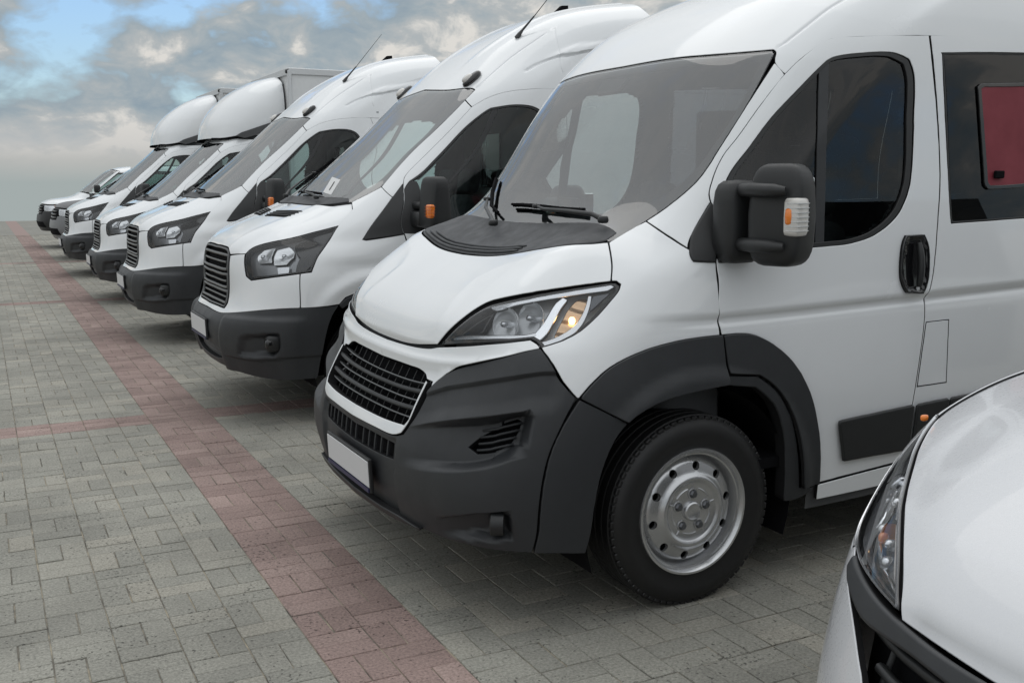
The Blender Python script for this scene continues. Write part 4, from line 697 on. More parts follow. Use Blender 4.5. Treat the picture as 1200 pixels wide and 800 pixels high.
'blindo':[(2.924,2.025),(2.619,2.031),(2.59,2.03),(2.561,2.029),(2.533,2.028),(2.504,2.027),(2.473,2.025),(2.443,2.024),(2.412,2.023),(2.382,2.022),(2.372,2.009),(2.392,1.985),(2.411,1.961),(2.429,1.938),(2.447,1.915),(2.464,1.891),(2.48,1.868),(2.496,1.845),(2.51,1.822),(2.524,1.798),(2.537,1.774),(2.549,1.75),(2.559,1.726),(2.566,1.7),(2.573,1.675),(2.578,1.648),(2.582,1.621),(2.585,1.594),(2.587,1.566),(2.589,1.538),(2.606,1.516),(2.636,1.516),(2.666,1.516),(2.697,1.516),(2.727,1.517),(2.757,1.517),(2.788,1.519),(3.061,1.554)],
'latch':[(2.651,1.591)],
'divider':[(1.103,2.119),(1.11,2.142),(1.116,2.167),(1.136,2.138),(1.155,2.11),(1.174,2.083),(1.193,2.058),(1.213,2.033),(1.235,2.009),(1.258,1.986),(1.284,1.963),(1.312,1.941),(1.345,1.919),(1.386,1.897),(1.437,1.875),(1.504,1.853),(1.586,1.83),(1.662,1.807),(1.72,1.784),(1.762,1.762),(1.795,1.739),(1.813,1.717),(1.824,1.694),(1.832,1.671),(1.838,1.647),(1.84,1.623),(1.841,1.599),(1.839,1.575),(1.837,1.55),(1.832,1.525),(1.827,1.5),(1.82,1.474),(1.814,1.448),(1.806,1.422),(1.799,1.395),(1.792,1.368),(1.786,1.341),(1.781,1.314),(1.777,1.287),(1.775,1.259),(1.754,1.258),(1.734,1.258),(1.735,1.286),(1.736,1.313),(1.74,1.341),(1.744,1.368),(1.749,1.395),(1.755,1.422),(1.761,1.449),(1.767,1.475),(1.773,1.501),(1.778,1.527),(1.782,1.552),(1.784,1.577),(1.783,1.602),(1.78,1.626),(1.774,1.65),(1.763,1.674),(1.746,1.698),(1.722,1.722),(1.682,1.745),(1.618,1.769),(1.533,1.792),(1.452,1.815),(1.391,1.838),(1.346,1.859),(1.31,1.881),(1.28,1.902),(1.254,1.924),(1.231,1.947),(1.21,1.969),(1.19,1.992),(1.173,2.016),(1.156,2.041),(1.139,2.066),(1.121,2.092)],
'l_strip':[(0.539,0.749),(0.601,0.756),(0.747,0.766),(0.832,0.785),(0.85,0.796),(0.864,0.789),(0.851,0.769),(0.806,0.755),(0.69,0.743),(0.555,0.739)],
'l_div':[(0.853,0.787),(0.85,0.831),(0.837,0.866),(0.83,0.889),(0.832,0.909),(0.845,0.909),(0.85,0.883),(0.868,0.84),(0.88,0.802),(0.877,0.776)],
'l_upper':[(0.649,0.833),(0.715,0.853),(0.786,0.895),(0.852,0.955),(0.923,1.014),(0.935,1.013),(0.927,0.992),(0.877,0.956),(0.797,0.886),(0.727,0.846),(0.683,0.829)],
'l_ring':[(0.893,0.743),(0.931,0.759),(0.956,0.795),(0.953,0.844),(0.926,0.905),(0.897,0.95),(0.891,0.947),(0.917,0.902),(0.936,0.851),(0.933,0.813),(0.914,0.781),(0.889,0.762)],
'l_blue':[(0.903,0.955),(0.94,0.984),(0.936,0.938),(0.934,0.903),(0.914,0.93)],
'l_dark':[(0.494,0.735),(0.542,0.767),(0.582,0.8),(0.629,0.826),(0.658,0.829),(0.671,0.78),(0.65,0.764),(0.552,0.754)],
'l_r1':[(0.74,0.806)],
'l_r2':[(0.797,0.836)],
'l_bulb':[(0.909,0.862)],
'slot':[(0.0,0.328),(0.263,0.339),(0.406,0.335),(0.413,0.277),(0.282,0.273),(0.0,0.265)],
'pocket':[(0.501,0.418),(0.606,0.452),(0.794,0.494),(0.93,0.516),(0.952,0.507),(0.952,0.47),(0.945,0.438),(0.929,0.394),(0.895,0.377),(0.797,0.35),(0.601,0.308),(0.464,0.295)],
'pocketgrill':[(0.84,0.461),(0.932,0.475),(0.926,0.421),(0.86,0.412)],
'fog':[(0.7,0.142),(0.843,0.194),(0.911,0.2),(0.925,0.159),(0.93,0.088),(0.831,0.078),(0.697,0.044)],
'foglamp':[(0.888,0.153)],
'crease':[(1.426,0.849),(1.581,0.843),(2.261,0.853),(2.806,0.846)],
'bumpcrease':[(0.392,0.471),(0.469,0.536),(0.592,0.587),(0.739,0.609),(0.859,0.62),(0.954,0.635),(0.99,0.636)],
'bumplow':[(0.421,0.256),(0.604,0.284),(0.8,0.33),(0.902,0.357),(0.944,0.382),(0.965,0.444)],
'plate':[(0.0,0.281),(0.257,0.241),(0.219,0.108),(0.0,0.186)],
'drl':[(0.547,0.744),(0.688,0.749),(0.803,0.762),(0.853,0.787)],
'indicator':[(0.9,0.801),(0.883,0.843),(0.859,0.907),(0.862,0.937),(0.881,0.955),(0.9,0.936),(0.932,0.878),(0.943,0.835),(0.933,0.798)],
'refl':[(0.661,0.773),(0.665,0.815),(0.694,0.844),(0.76,0.867),(0.804,0.893),(0.821,0.896),(0.846,0.841),(0.854,0.797),(0.799,0.771)],
'shine':[(0.557,0.745),(0.546,0.735),(0.807,0.753),(0.854,0.773),(0.867,0.793),(0.844,0.883),(0.832,0.909),(0.815,0.902),(0.833,0.854),(0.846,0.801),(0.824,0.781)],
'bonnetrib':[(0.397,0.751),(0.42,0.801),(0.386,0.85),(0.38,0.903),(0.467,0.959),(0.636,1.007),(0.705,1.078)],
'rib2':[(0.845,2.186),(0.879,2.317),(0.906,2.538)],
}

# ------------------------------------------------------------------ wheels
def make_wheel(parent, x, side, wo, R=.366, z=None, detail=True):
    """side = -1 near (camera side), +1 far; wo = distance of the outer tyre wall from the centre plane"""
    z = R - .006 if z is None else z
    root = MB(); Wd = .215
    prof = [(R*.655, 0), (R*.70, .004), (R*.80, -.010), (R*.89, -.006), (R*.955, .008), (R*.985, .024)]
    tread = []
    for a_, b_ in ((.024, .058), (.066, .100), (.110, .144), (.152, .188)):
        tread += [(R*.978, a_ - .001), (R, a_ + .001), (R, b_ - .001), (R*.978, b_ + .001)]
    prof = prof[:-1] + tread + [(R*.955, Wd - .008), (R*.8, Wd + .01), (R*.655, Wd)]
    prof = [(r, -(wo - h_)) for r, h_ in prof]
    root.lathe(prof, (x, 0, z), 'y', 72)
    # shoulder sipes: shallow blocks let into the tread edge
    for k in range(72):
        a = 2*math.pi*k/72
        root.box((x + R*.962*math.cos(a), -(wo - .019), z + R*.962*math.sin(a)), (.0085, .012, .0125), Matrix.Rotation(-a, 3, 'Y'), .003)
    w = root.build('wheel', MT['rubber'], parent, True, 35)
    rim = MB()
    f = R / .366
    rp = [(.236, .006), (.242, .001), (.240, -.005), (.232, -.005), (.226, .002), (.222, .012), (.216, .014), (.213, .024), (.210, .046), (.208, .056)]
    rim.lathe([(r*f, -(wo - h_)) for r, h_ in rp], (x, 0, z), 'y', 72)
    # disc with real holes, cut in the (angle, radius) plane
    nh = 10; pts = []; loops = []
    prof2 = [(.208, .056), (.203, .050), (.196, .036), (.186, .027), (.168, .021), (.152, .017), (.141, .010), (.135, .003), (.128, .000), (.120, .002), (.114, .009), (.105, .013), (.085, .015), (.050, .015), (.036, .015)]
    rr_ = np.array([p[0] for p in prof2][::-1]); hh_ = np.array([p[1] for p in prof2][::-1])
    V = []; F = []; na = 120; rads = np.concatenate([np.linspace(.036, .105, 5)[:-1], [.105, .110, .114, .120, .128, .135, .141], np.linspace(.152, .190, 8), [.196, .203, .208]])
    hole_r = .0165
    P2 = [(.171*math.cos(2*math.pi*(i+.3)/nh), .171*math.sin(2*math.pi*(i+.3)/nh)) for i in range(nh)]
    G = [(r*math.cos(a), r*math.sin(a)) for r in rads for a in np.linspace(0, 2*math.pi, 72, endpoint=False)]
    G = [g for g in G if all((g[0]-p[0])**2 + (g[1]-p[1])**2 > (hole_r*1.25)**2 for p in P2)]
    ed = []; o = len(G)
    for p in P2:
        for q in range(14):
            a = 2*math.pi*q/14; G.append((p[0] + hole_r*math.cos(a), p[1] + hole_r*math.sin(a)))
        ed += [(o + q, o + (q+1) % 14) for q in range(14)]; o += 14
    r = delaunay_2d_cdt([Vector(g) for g in G], ed, [], 0, 1e-7)
    VV = [tuple(v) for v in r[0]]
    for fc in r[2]:
        cx_ = sum(VV[i][0] for i in fc)/len(fc); cy_ = sum(VV[i][1] for i in fc)/len(fc)
        if cx_*cx_ + cy_*cy_ < .0345**2: continue
        if any((cx_-p[0])**2 + (cy_-p[1])**2 < (hole_r*.98)**2 for p in P2): continue
        F.append(tuple(fc))
    V = [(x + vx*f, -(wo - np.interp(math.hypot(vx, vy), rr_, hh_)), z + vy*f) for vx, vy in VV]
    rim.add(V, F)
    for p in P2:                                   # turned-in hole edges
        rim.lathe([(hole_r, 0), (hole_r*.93, .012)], (x + p[0]*f, -(wo - .0225), z + p[1]*f), 'y', 14)
    d = rim.build('rim', MT['silver'], w, True, 40)
    hub = MB(); hub.lathe([(.034, .036), (.034, .024), (.030, .018), (.0, .018)], (x, 0, z), 'y', 32) if False else None
    hub.lathe([(.038*f, -(wo - .018)), (.036*f, -(wo - .004)), (.031*f, -(wo - .0)), (.025*f, -(wo - .003)), (.001, -(wo - .003))], (x, 0, z), 'y', 32)
    for k in range(5):
        a = 2*math.pi*k/5 + .25; hub.lathe([(.058*f - .036*f, 0), (.0205*f, -.004), (.017*f, -.004)], (x + .066*f*math.cos(a), -(wo - .014), z + .066*f*math.sin(a)), 'y', 18)
    for k in range(5):
        a0 = 2*math.pi*(k + .5)/5 + .25; aa = np.linspace(a0 - .33, a0 + .33, 7)
        hub.tube([(x + .088*f*math.cos(a), -(wo - .014), z + .088*f*math.sin(a)) for a in aa], .0032, 6); hub.tube([(x + rr*f*math.cos(a0 - .6), -(wo - .0135), z + rr*f*math.sin(a0 - .6)) for rr in (.088, .106)], .003, 6)
    hub.build('hub_cap', MT['silver'], w, True, 35)
    for k in range(5):
        a = 2*math.pi*k/5 + .25; nb = MB(); nb.lathe([(.0175*f, .002), (.0165*f, -.003), (.012*f, -.010), (.0001, -.010)], (x + .066*f*math.cos(a), -(wo - .010), z + .066*f*math.sin(a)), 'y', 6)
        nb.build('wheel_bolt', MT['lampgrey'], w, False)
    br = MB(); br.lathe([(.0001, -(wo - .075)), (.21, -(wo - .075))], (x, 0, z), 'y', 24); br.build('rim_shade_disc', MT['black'], w, False)  # black disc stands in for the shade behind the rim holes
    if side > 0:
        for o in [w] + kids(w):
            if o.type != 'MESH': continue
            me = o.data
            for v in me.vertices: v.co.y = -v.co.y
            me.flip_normals()
    return w
def seat(parent, x, y, zf, m, rows_w=.46, lean=.22, h_=.62, headrest=True):
    b = MB(); b.rbox((x, y, zf + .14), (.25, rows_w/2, .09), .35, 16)
    rot = Matrix.Rotation(lean, 3, 'Y')
    b.rbox((x + .28, y, zf + .14 + h_/2), (.075, rows_w/2, h_/2), .35, 16, rot=rot)
    if headrest: b.rbox((x + .28 + lean*(h_/2 + .12), y, zf + .14 + h_ + .10), (.055, .13, .095), .4, 14, rot=rot)
    b.box((x, y, zf + .0), (.2, rows_w*.4, .08))
    return b.build('seat', m, parent, True, 50)
def steering(parent, x, y, z, r=.2, tilt=.9):
    b = MB(); a = np.linspace(0, 2*np.pi, 33); P = np.stack([r*np.cos(a)*math.sin(tilt), r*np.sin(a), r*np.cos(a)*math.cos(tilt)], 1)
    rot = Matrix.Rotation(-.35, 3, 'Y'); P = P @ np.array(rot).T + [x, y, z]
    b.tube(P, .016, 8, False); b.rbox((x, y, z), (.04, .08, .06), .5, 12); b.tube([(x - .02, y - r*.95, z), (x, y + r*.95, z)], .012, 6); b.tube([(x, y, z), (x - .3, y, z - .2)], .03, 8)
    return b.build('steering_wheel', MT['trim'], parent, True, 50)
# ------------------------------------------------------------------ the near van
DV = empty('passenger_van', (2.28, 3.9, 0), 'nearest big white passenger van with dark grey bumper and lit orange indicator', 'van', 'white vans parked in a row')
DS = Surf(ducato_grid(), DUC_S, DUC_T); DP = Panels(DS, DV); T = DST
W_ = MT['white']
# edges that cross the centre line run square to it
T['bonnet'] = [(0, .709), (.2, .7105)] + [q_ for q_ in T['bonnet'] if not (q_[1] < .7225 and q_[0] < .43)]
CWS = [0, .2, .345, .5, .62, .70, .74, .766]; CWT = [1.006, 1.010, 1.022, 1.043, 1.060, 1.10, 1.14, 1.179]      # rear edge of the bonnet
_k = max(i for i, q_ in enumerate(T['bonnet']) if q_[1] > 1.165)
T['bonnet'] = T['bonnet'][:_k + 1] + list(zip(CWS, CWT))[-2::-1]
T['fascia'] = [(0, .706), (.248, .7085)] + T['fascia'][2:]
T['opening'] = [(0, .637), (.176, .639)] + T['opening'][2:]
# --- displacement fields
PK = ccw(resample(T['pocket'])); FG = ccw(resample(T['fog'])); SL = np.array(T['slot'], float)
def bump_disp(st):
    s_, t_ = st[:, 0], st[:, 1]
    # side intake: sharp brow on top, sloped ledge below, deepest at the outer end
    tt = np.interp(s_, [.46, .49, .595, .79, .93, .955], [.392, .416, .449, .493, .515, .505]); tb = np.interp(s_, [.40, .42, .597, .794, .899, .942, .96], [.25, .256, .282, .325, .357, .383, .43])
    m = sst(tt - t_, 0, .010)*sst(t_ - tb, 0, .042)*(1 - sst(s_, .938, .957))
    dep = -.075*m*sst(s_, .455, .86)
    # fog lamp hollow
    t2 = np.interp(s_, [.66, .692, .838, .908, .93], [.09, .134, .188, .198, .17]); b2 = np.interp(s_, [.66, .694, .828, .928], [.06, .048, .072, .086])
    dep += -.055*sst(t2 - t_, 0, .010)*sst(t_ - b2, 0, .030)*(1 - sst(s_, .91, .93))*sst(s_, .66, .87)
    # crease that runs across above the intake
    cr = np.interp(s_, [.38, .47, .61, .75, .86, .95, 1.0], [.469, .536, .586, .608, .621, .636, .637])
    dep += -.016*sst(cr - t_, -.002, .012)*sst(s_, .47, .55)*(1 - sst(cr - t_, .07, .14))*(1 - sst(s_, .98, 1.03))
    # plate field stands back between the corner masses
    dep += -.016*(1 - sst(s_, .425, .445))*(1 - sst(t_, .345, .36))
    # edge of the lower apron
    dep += -.012*sst(.245 - t_, 0, .012)*sst(s_, .44, .5)*(1 - sst(s_, .60, .70))*0
    return dep
PKH = [(.755, .405), (.785, .438), (.82, .460), (.865, .481), (.913, .492), (.926, .484), (.924, .455), (.912, .424), (.885, .408), (.84, .398), (.79, .390)]
BFEAT = [([(.47, .534), (.54, .562), (.61, .585), (.75, .607), (.86, .620), (.95, .635), (1.0, .636)], (-.014, -.007, 0, .004, .009), .009),
         ([(.49, .413), (.595, .446), (.70, .472), (.79, .490), (.88, .506), (.925, .512)], (-.014, -.007, 0, .005, .010), .008),
         ([(.46, .27), (.597, .290), (.70, .311), (.794, .333), (.87, .355), (.915, .375)], (-.010, 0, .012, .024, .036), .010),
         ([(.70, .136), (.77, .163), (.838, .185), (.905, .195)], (-.012, -.006, 0, .006), .008)]
def wing_disp(st):
    s_, t_ = st[:, 0], st[:, 1]
    cl = np.interp(s_, [1.0, 1.43, 2.8, 5], [.86, .85, .845, .84])
    return side_fold(s_, t_, cl)
def side_fold(s_, t_, cl):
    # shoulder fold: the upper skin stands 10 mm out from the lower one
    return -.011 * (1 - sst(t_, cl - .004, cl + .055)) * sst(s_, 1.05, 1.35) - .010*np.exp(-((t_ - cl - .005)/.03)**2)*sst(s_, 1.2, 1.5)
RIBL = resample(T['bonnetrib'], .01, 60, False)
def bonnet_disp(st):
    s_, t_ = st[:, 0], st[:, 1]
    d = segdist(RIBL, st, False); o_ = sst(s_ - np.interp(t_, RIBL[:, 1], RIBL[:, 0]), -.001, .001); d = np.where(o_ > .5, d, -d)   # + outside the crease
    ridge = .005*np.where(d < 0, np.exp(d/.10), np.exp(-(d/.03)**2))*sst(t_, .74, .80)*(1 - sst(t_, 1.0, 1.15))
    return ridge - .016*(1 - sst(t_, .700, .733))*(1 - sst(s_, .43, .47))
bon = DP.panel('bonnet', T['bonnet'], W_, sym='both', res=.018, disp=bonnet_disp, gap=.0016, feat=[(T['bonnetrib'], (-.012, 0, .012), .012), ([(0.003, .722), (.2, .724), (.43, .730)], (-.008, 0, .008), .012)])
OPN = T['opening']
def fas_disp(st):
    op = ccw(np.array(OPN, float)); s_, t_ = st[:, 0], st[:, 1]
    return .010*sst(t_, .645, .668)*(1 - sst(t_, .675, .705)) - .010*(1 - sst(s_, .5, .6))*(1 - sst(t_, .62, .66))
HP = [(0, .10), (.275, .10), (.275, .255), (0, .255)]
# fascia: white upper bumper skin with the grille opening cut out (opening meets the centre line, so cut the outline itself)
top_e = [p for p in OPN][:6]; bot_e = OPN[6:]
fo = T['fascia']; iB = len(fo) - 1
fas = [p for p in fo] ; fas_out = fo[:-1] + [(0.0, .362)]
fascia_outline = fo[:14] + [(.501, .599)] + OPN[5::-1]
DP.panel('bumper_fascia', fascia_outline, W_, sym='both', res=.02, disp=fas_disp)
fr_disp = lambda st: .006 + 0*st[:, 0]
DP.panel('grille_frame', [(.492, .592)] + T['frame'][1:-1] + [(.481, .600)], W_, sym='both', res=.02, off=.006, bev=.003, thick=.05, gap=.0002)
# grille: black backing, slats following the face, thin uprights behind
gb_o = [(0, .66), (.47, .665), (.52, .60), (.50, .40), (.46, .37), (0, .37)]
DP.panel('grille_backing', gb_o, MT['black'], sym='both', off=-.065, res=.03, gap=0, skirt=False)
def slat(t0, t1, h_, off, s1, bow=0.0, depth=.03, m='plastic2', name='grille_slat'):
    ss = np.linspace(0, s1, 26); V = []; F = []
    for s_ in ss:
        tt = t0 + (t1 - t0)*(s_/s1)**2
        for dt, dn in ((-h_*.5, -depth), (-h_*.5, -.004), (-h_*.2, 0), (h_*.3, 0), (h_*.5, -.004), (h_*.5, -depth)):
            p, n = DP.surf(np.array([[s_, tt + dt]]), off + dn); V.append(p[0])
    k = 6
    for i in range(len(ss) - 1):
        for j in range(k - 1): F.append((i*k + j, (i+1)*k + j, (i+1)*k + j + 1, i*k + j + 1))
    V = np.array(V); W2 = V.copy(); W2[:, 1] *= -1; n = len(V)
    b = MB(); b.add(W2, F); b.add(V, [f[::-1] for f in F]); return b.build(name, MT[m], DV, True, 30)
for (ta, tb, hh, sm, oo) in ((.585, .590, .007, .474, -.016), (.546, .556, .016, .478, -.004), (.515, .520, .007, .476, -.016), (.478, .488, .016, .476, -.004), (.447, .452, .007, .472, -.016)):
    slat(ta, tb, hh, oo, sm, m='slat' if hh < .01 else 'plastic')
for k in range(-6, 7):
    s_ = abs(k)*.072 + .0; sg = -1 if k < 0 else 1; tt = np.linspace(.40, .635, 8)
    P, _ = DP.surf(np.stack([tt*0 + s_, tt], 1), -.046); P[:, 1] *= sg
    MB().tube(P, .003, 5).build('grille_upright', MT['plastic2'], DV, False)
# dark bumper with slot cut out at the centre
bo = T['bumper']; slot = T['slot']
bo2 = bo + [(0.0, .262)] + [(.285, .270), (.409, .274), (.405, .336), (.264, .341), (0.0, .330)] 
bo2 = [bo[0]] + bo[1:] + [(0, .265), (.285, .274), (.411, .277), (.403, .336), (.264, .339), (0, .328)]
def split_bumper():
    up = [(0, .362)] + bo[1:]                            # everything but the slot: outline enters along the centre line
    return up + [(0, .264), (.2, .268), (.405, .276), (.412, .30), (.402, .334), (.2, .336), (0, .329)]
DP.panel('front_bumper', split_bumper(), MT['plastic'], sym='both', res=.011, disp=bump_disp, step=.009, thick=.03, feat=BFEAT, holes=[PKH])
DP.panel('intake_backing', [(.68, .33), (.68, .50), (.97, .53), (.97, .36)], MT['black'], off=-.115, res=.03, gap=0, skirt=False)  # black sheet stands in for the deep shade inside the side intake
DP.panel('intake_backing', [(0, .245), (.44, .255), (.44, .35), (0, .35)], MT['black'], sym='both', off=-.05, gap=0, skirt=False)
for k in range(-6, 7):
    s_ = abs(k)*.064 + .012; sg = -1 if k < 0 else 1; tt = np.linspace(.262, .335, 5)
    P, _ = DP.surf(np.stack([tt*0 + s_, tt], 1), -.03); P[:, 1] *= sg
    MB().tube(P, .006, 5).build('intake_bar', MT['plastic'], DV, False)
for i in range(4):                                          # slats in the side intake
    for sg in (-1, 1):
        ss = np.linspace(.785, .932 - .004*i, 6); tt = .470 - .021*i + .14*(ss - .84); P, _ = DP.surf(np.stack([ss, tt], 1), -.070); P[:, 1] *= sg
        MB().tube(P, .0052, 6).build('intake_slat', MT['plastic'], DV, True)
for sg in (-1, 1):                                          # fog lamps
    p, n = DP.surf(np.array([[.885, .145]]), -.02); c = p[0]*[1, sg, 1]
    fl = MB(); fl.lathe([(.040, .03), (.043, -.012), (.038, -.016), (.033, -.008)], (0, 0, 0), 'x', 24); fl.V = [tuple(Matrix.Rotation(sg*-.55*-1, 3, 'Z') @ Vector(v) + Vector(c)) for v in fl.V]
    fo_ = fl.build('fog_lamp', MT['plastic2'], DV, True, 40)
    ln = MB(); ln.lathe([(.033, -.006), (.02, -.013), (.0005, -.016)], (0, 0, 0), 'x', 20); ln.V = [tuple(Matrix.Rotation(sg*.55, 3, 'Z') @ Vector(v) + Vector(c)) for v in ln.V]
    ln.build('lens', MT['gloss_black'], fo_, True)
lip_o = [(0, .019), (.283, .023), (.46, .034), (.60, .048), (.46, .062), (.283, .056), (0, .053)]
DP.panel('bumper_lip', lip_o, MT['plastic2'], sym='both', off=.016, res=.02, thick=.03, bev=.005)
# number plate: black holder, blue-edged blank plate
def plate(parent, xc, z, tilt, w=.265, h_=.058, y=0.0):
    rot = Matrix.Rotation(tilt, 3, 'Y')
    b = MB().box((xc, y, z), (.008, w, h_ + .012), rot, .004); hold = b.build('plate_holder', MT['plastic2'], parent)
    q = MB().box((xc - .0085, y, z + .006), (.0025, w - .008, h_ - .006), rot, .001).build('number_plate', MT['plate'], hold)
    e = MB().box((xc - .0085, y, z - h_ + .0), (.0028, w - .008, .008), rot).build('plate_edge', MT['blue'], hold)
plate(DV, -1.003, .443, -.05)
# --- lamps
def lamp(P_, T_, key, parent, kind):
    pass
LA = T['lamp']
def lamp_pair(P_, outline, name, deep, m_house):
    a, b = P_.panel(name, outline, MT['black'], off=-deep, res=.03, thick=.004, gap=.002, skirt=False)
    return a, b
hl = DP.panel('headlamp', LA, MT['lamphouse'], off=-.062, res=.025, gap=.003, skirt=False)
def rimwall(P_, outline, m, parents, name, o0, o1, g=.003):
    L_ = inset(ccw(resample(outline)), g); k = len(L_)
    A, _ = P_.surf(L_, o0); B, _ = P_.surf(L_, o1); V = np.concatenate([A, B]); F = [(i, (i+1) % k, k + (i+1) % k, k + i) for i in range(k)]
    for sg, pr in zip((-1, 1), parents):
        Wv = V*[1, sg, 1]; b_ = MB(); b_.add(Wv, F); b_.build(name, m, pr, True)
rimwall(DP, LA, MT['plastic2'], hl, 'lamp_surround', -.007, -.062)
LRIM = inset(ccw(resample(LA)), .003); LIN = inset(ccw(resample(LA)), .012)
DP.panel('lamp_seal', LRIM, MT['gloss_black'], parent=hl, off=-.011, holes=[LIN], raw=True, gap=0, res=.03, thick=.01)
DP.panel('lens', LIN, MT['lens'], parent=hl, off=-.009, raw=True, gap=0, res=.03, skirt=False)
DP.panel('lamp_corner', T['l_dark'], MT['gloss_black'], parent=hl, off=-.03, res=.015, gap=0, bev=.004, thick=.02)
DP.panel('chrome_strip', T['l_strip'], MT['satin'], parent=hl, off=-.016, res=.012, gap=0, bev=.006, thick=.02)
DP.panel('chrome_divider', T['l_div'], MT['chrome'], parent=hl, off=-.016, res=.012, gap=0, bev=.005, thick=.025)
DP.panel('upper_bezel', T['l_upper'], MT['satin'], parent=hl, off=-.012, res=.012, gap=0, bev=.003, thick=.012)
DP.panel('outer_ring', T['l_ring'], MT['satin'], parent=hl, off=-.014, res=.012, gap=0, bev=.003, thick=.012)
DP.panel('side_reflector', T['l_blue'], MT['lampgrey'], parent=hl, off=-.02, res=.012, gap=0, bev=.003, thick=.012)
def bowl(P_, st, r, off, m, parents, name, axis_tilt=0.0, dep=.045):
    p, n = P_.surf(np.array([st], float), off)
    for sg, pr in zip((-1, 1), parents):
        c = Vector(p[0]*[1, sg, 1]); d = Vector((-.93, sg*.30, .2)).normalized(); q = d.to_track_quat('X', 'Z').to_matrix()
        b_ = MB(); prof = [(r*math.sin(a), -dep*math.cos(a)) for a in np.linspace(.05, 1.45, 12)]
        b_.lathe(prof, (0, 0, 0), 'x', 36); b_.V = [tuple(q @ Vector(v) + c) for v in b_.V]
        o = b_.build(name, m, pr, True)
        bb = MB(); bb.lathe([(.0005, .012), (.010, .008), (.012, -.01), (.012, -dep)], (0, 0, 0), 'x', 16); bb.V = [tuple(q @ Vector(v) + c) for v in bb.V]
        bb.build('bulb', MT['satin'], pr, True)
bowl(DP, T['l_r1'][0], .062, -.030, MT['chromelamp'], hl, 'reflector')
bowl(DP, T['l_r2'][0], .060, -.030, MT['chromelamp'], hl, 'reflector')
IND = T['indicator']
ind = DP.panel('indicator', IND, MT['indic'], parent=hl, off=-.045, res=.008, gap=.001, bev=.004, thick=.01, disp=lambda st: .0025*np.sin(st[:, 1]*150))
ILI = inset(ccw(resample(IND)), -.002)
for sg, pr in zip((-1, 1), hl):
    p, n = DP.surf(np.array([T['l_bulb'][0]]), -.032); c = p[0]*[1, sg, 1]
    MB().rbox(c, (.011, .011, .014), .8, 12).build('bulb', MT['glow'], pr, True)
# --- wings, arches
arch_keep = lambda P: (P[:, 0]**2 + (P[:, 2] - .36)**2 > .46**2)
DP.panel('wing', T['wing'], W_, res=.022, disp=wing_disp, step=.012)
arch_d = lambda st: .012 + 0*st[:, 0]
DP.panel('wheel_arch_front', T['archfront'], MT['plastic'], gap=.0003, off=.004, res=.025, thick=.05, bev=.004)
def arch_roll(st):
    P, _ = DP.surf(st); r = np.hypot(P[:, 0] + .0, P[:, 2] - .36)
    return .020 - .016*sst(r, .50, .57)
DP.panel('wheel_arch_top', T['archtop'], MT['plastic'], gap=.0003, off=.004, res=.02, thick=.05, bev=.004, disp=arch_roll)
DP.panel('wheel_arch_rear', T['archrear'], MT['plastic'], gap=.0003, off=.004, res=.02, thick=.02, bev=.004, disp=arch_roll)
DP.panel('wheel_arch_inner', T['archinner'], MT['plastic'], gap=.0003, off=.0, res=.02, thick=.06, bev=.006)
# --- windscreen, pillars, roof
WS = T['windscreen']
ws_out = WS[:-4] + [(.58, 1.205), (.30, 1.205), (0, 1.205)]
ws_poly = ccw(resample(ws_out))
frit_in = [(0, 2.115), (.40, 2.115), (.78, 2.135), (.815, 2.12), (.845, 1.92), (.835, 1.76), (.81, 1.62), (.74, 1.48), (.66, 1.40), (.52, 1.375), (.3, 1.375), (0, 1.375)]
wsg = DP.panel('windscreen', ws_out, MT['screen'], sym='both', off=-.001, res=.03, gap=.004, skirt=False)
frit_o = ws_out[:-1] + [(0, 1.205)] + frit_in[::-1]
DP.panel('windscreen_border', frit_o, MT['frit'], parent=wsg, sym='both', off=-.007, res=.03, gap=.003, thick=.01)
DP.panel('sensor_patch', [(0, 2.10), (.10, 2.10), (.085, 2.03), (0, 2.03)], MT['frit'], parent=wsg, sym='both', off=-.010, res=.03, gap=0, thick=.02)
DP.panel('a_pillar', T['apillar'], W_, res=.02, gap=.002)
roof_o = [(0, 2.167)] + [(s_, t_ + .0035) for s_, t_ in WS[1:20:3]] + [(.833, 2.1935), (.854, 2.180), (.881, 2.131), (.962, 2.076), (.991, 2.184), (1.038, 2.288), (1.186, 2.325), (1.871, 2.294), (2.6, 2.29), (5.545, 2.29), (5.545, 3.39), (0, 3.39)]
rib = resample(T['rib2'] + [(.94, 2.75), (.99, 3.0)], closed=False)
def roof_disp(st):
    d = np.interp(st[:, 1], rib[:, 1], rib[:, 0]); x = st[:, 0] - d
    return -.0045*np.exp(-(x/.007)**2)*sst(st[:, 1], 2.20, 2.24)
DP.panel('roof', roof_o, W_, sym='both', res=.03, disp=roof_disp, gap=.0015, feat=[([tuple(v) for v in rib[3::6]], (-.016, -.008, -.004, 0, .004, .008, .016), .012)])
mesh_obj('roof_lid', [(1.55, -.83, 2.43), (1.55, .83, 2.43), (4.6, .83, 2.55), (4.6, -.83, 2.55)], [(0, 1, 2, 3)], W_, DV, False)
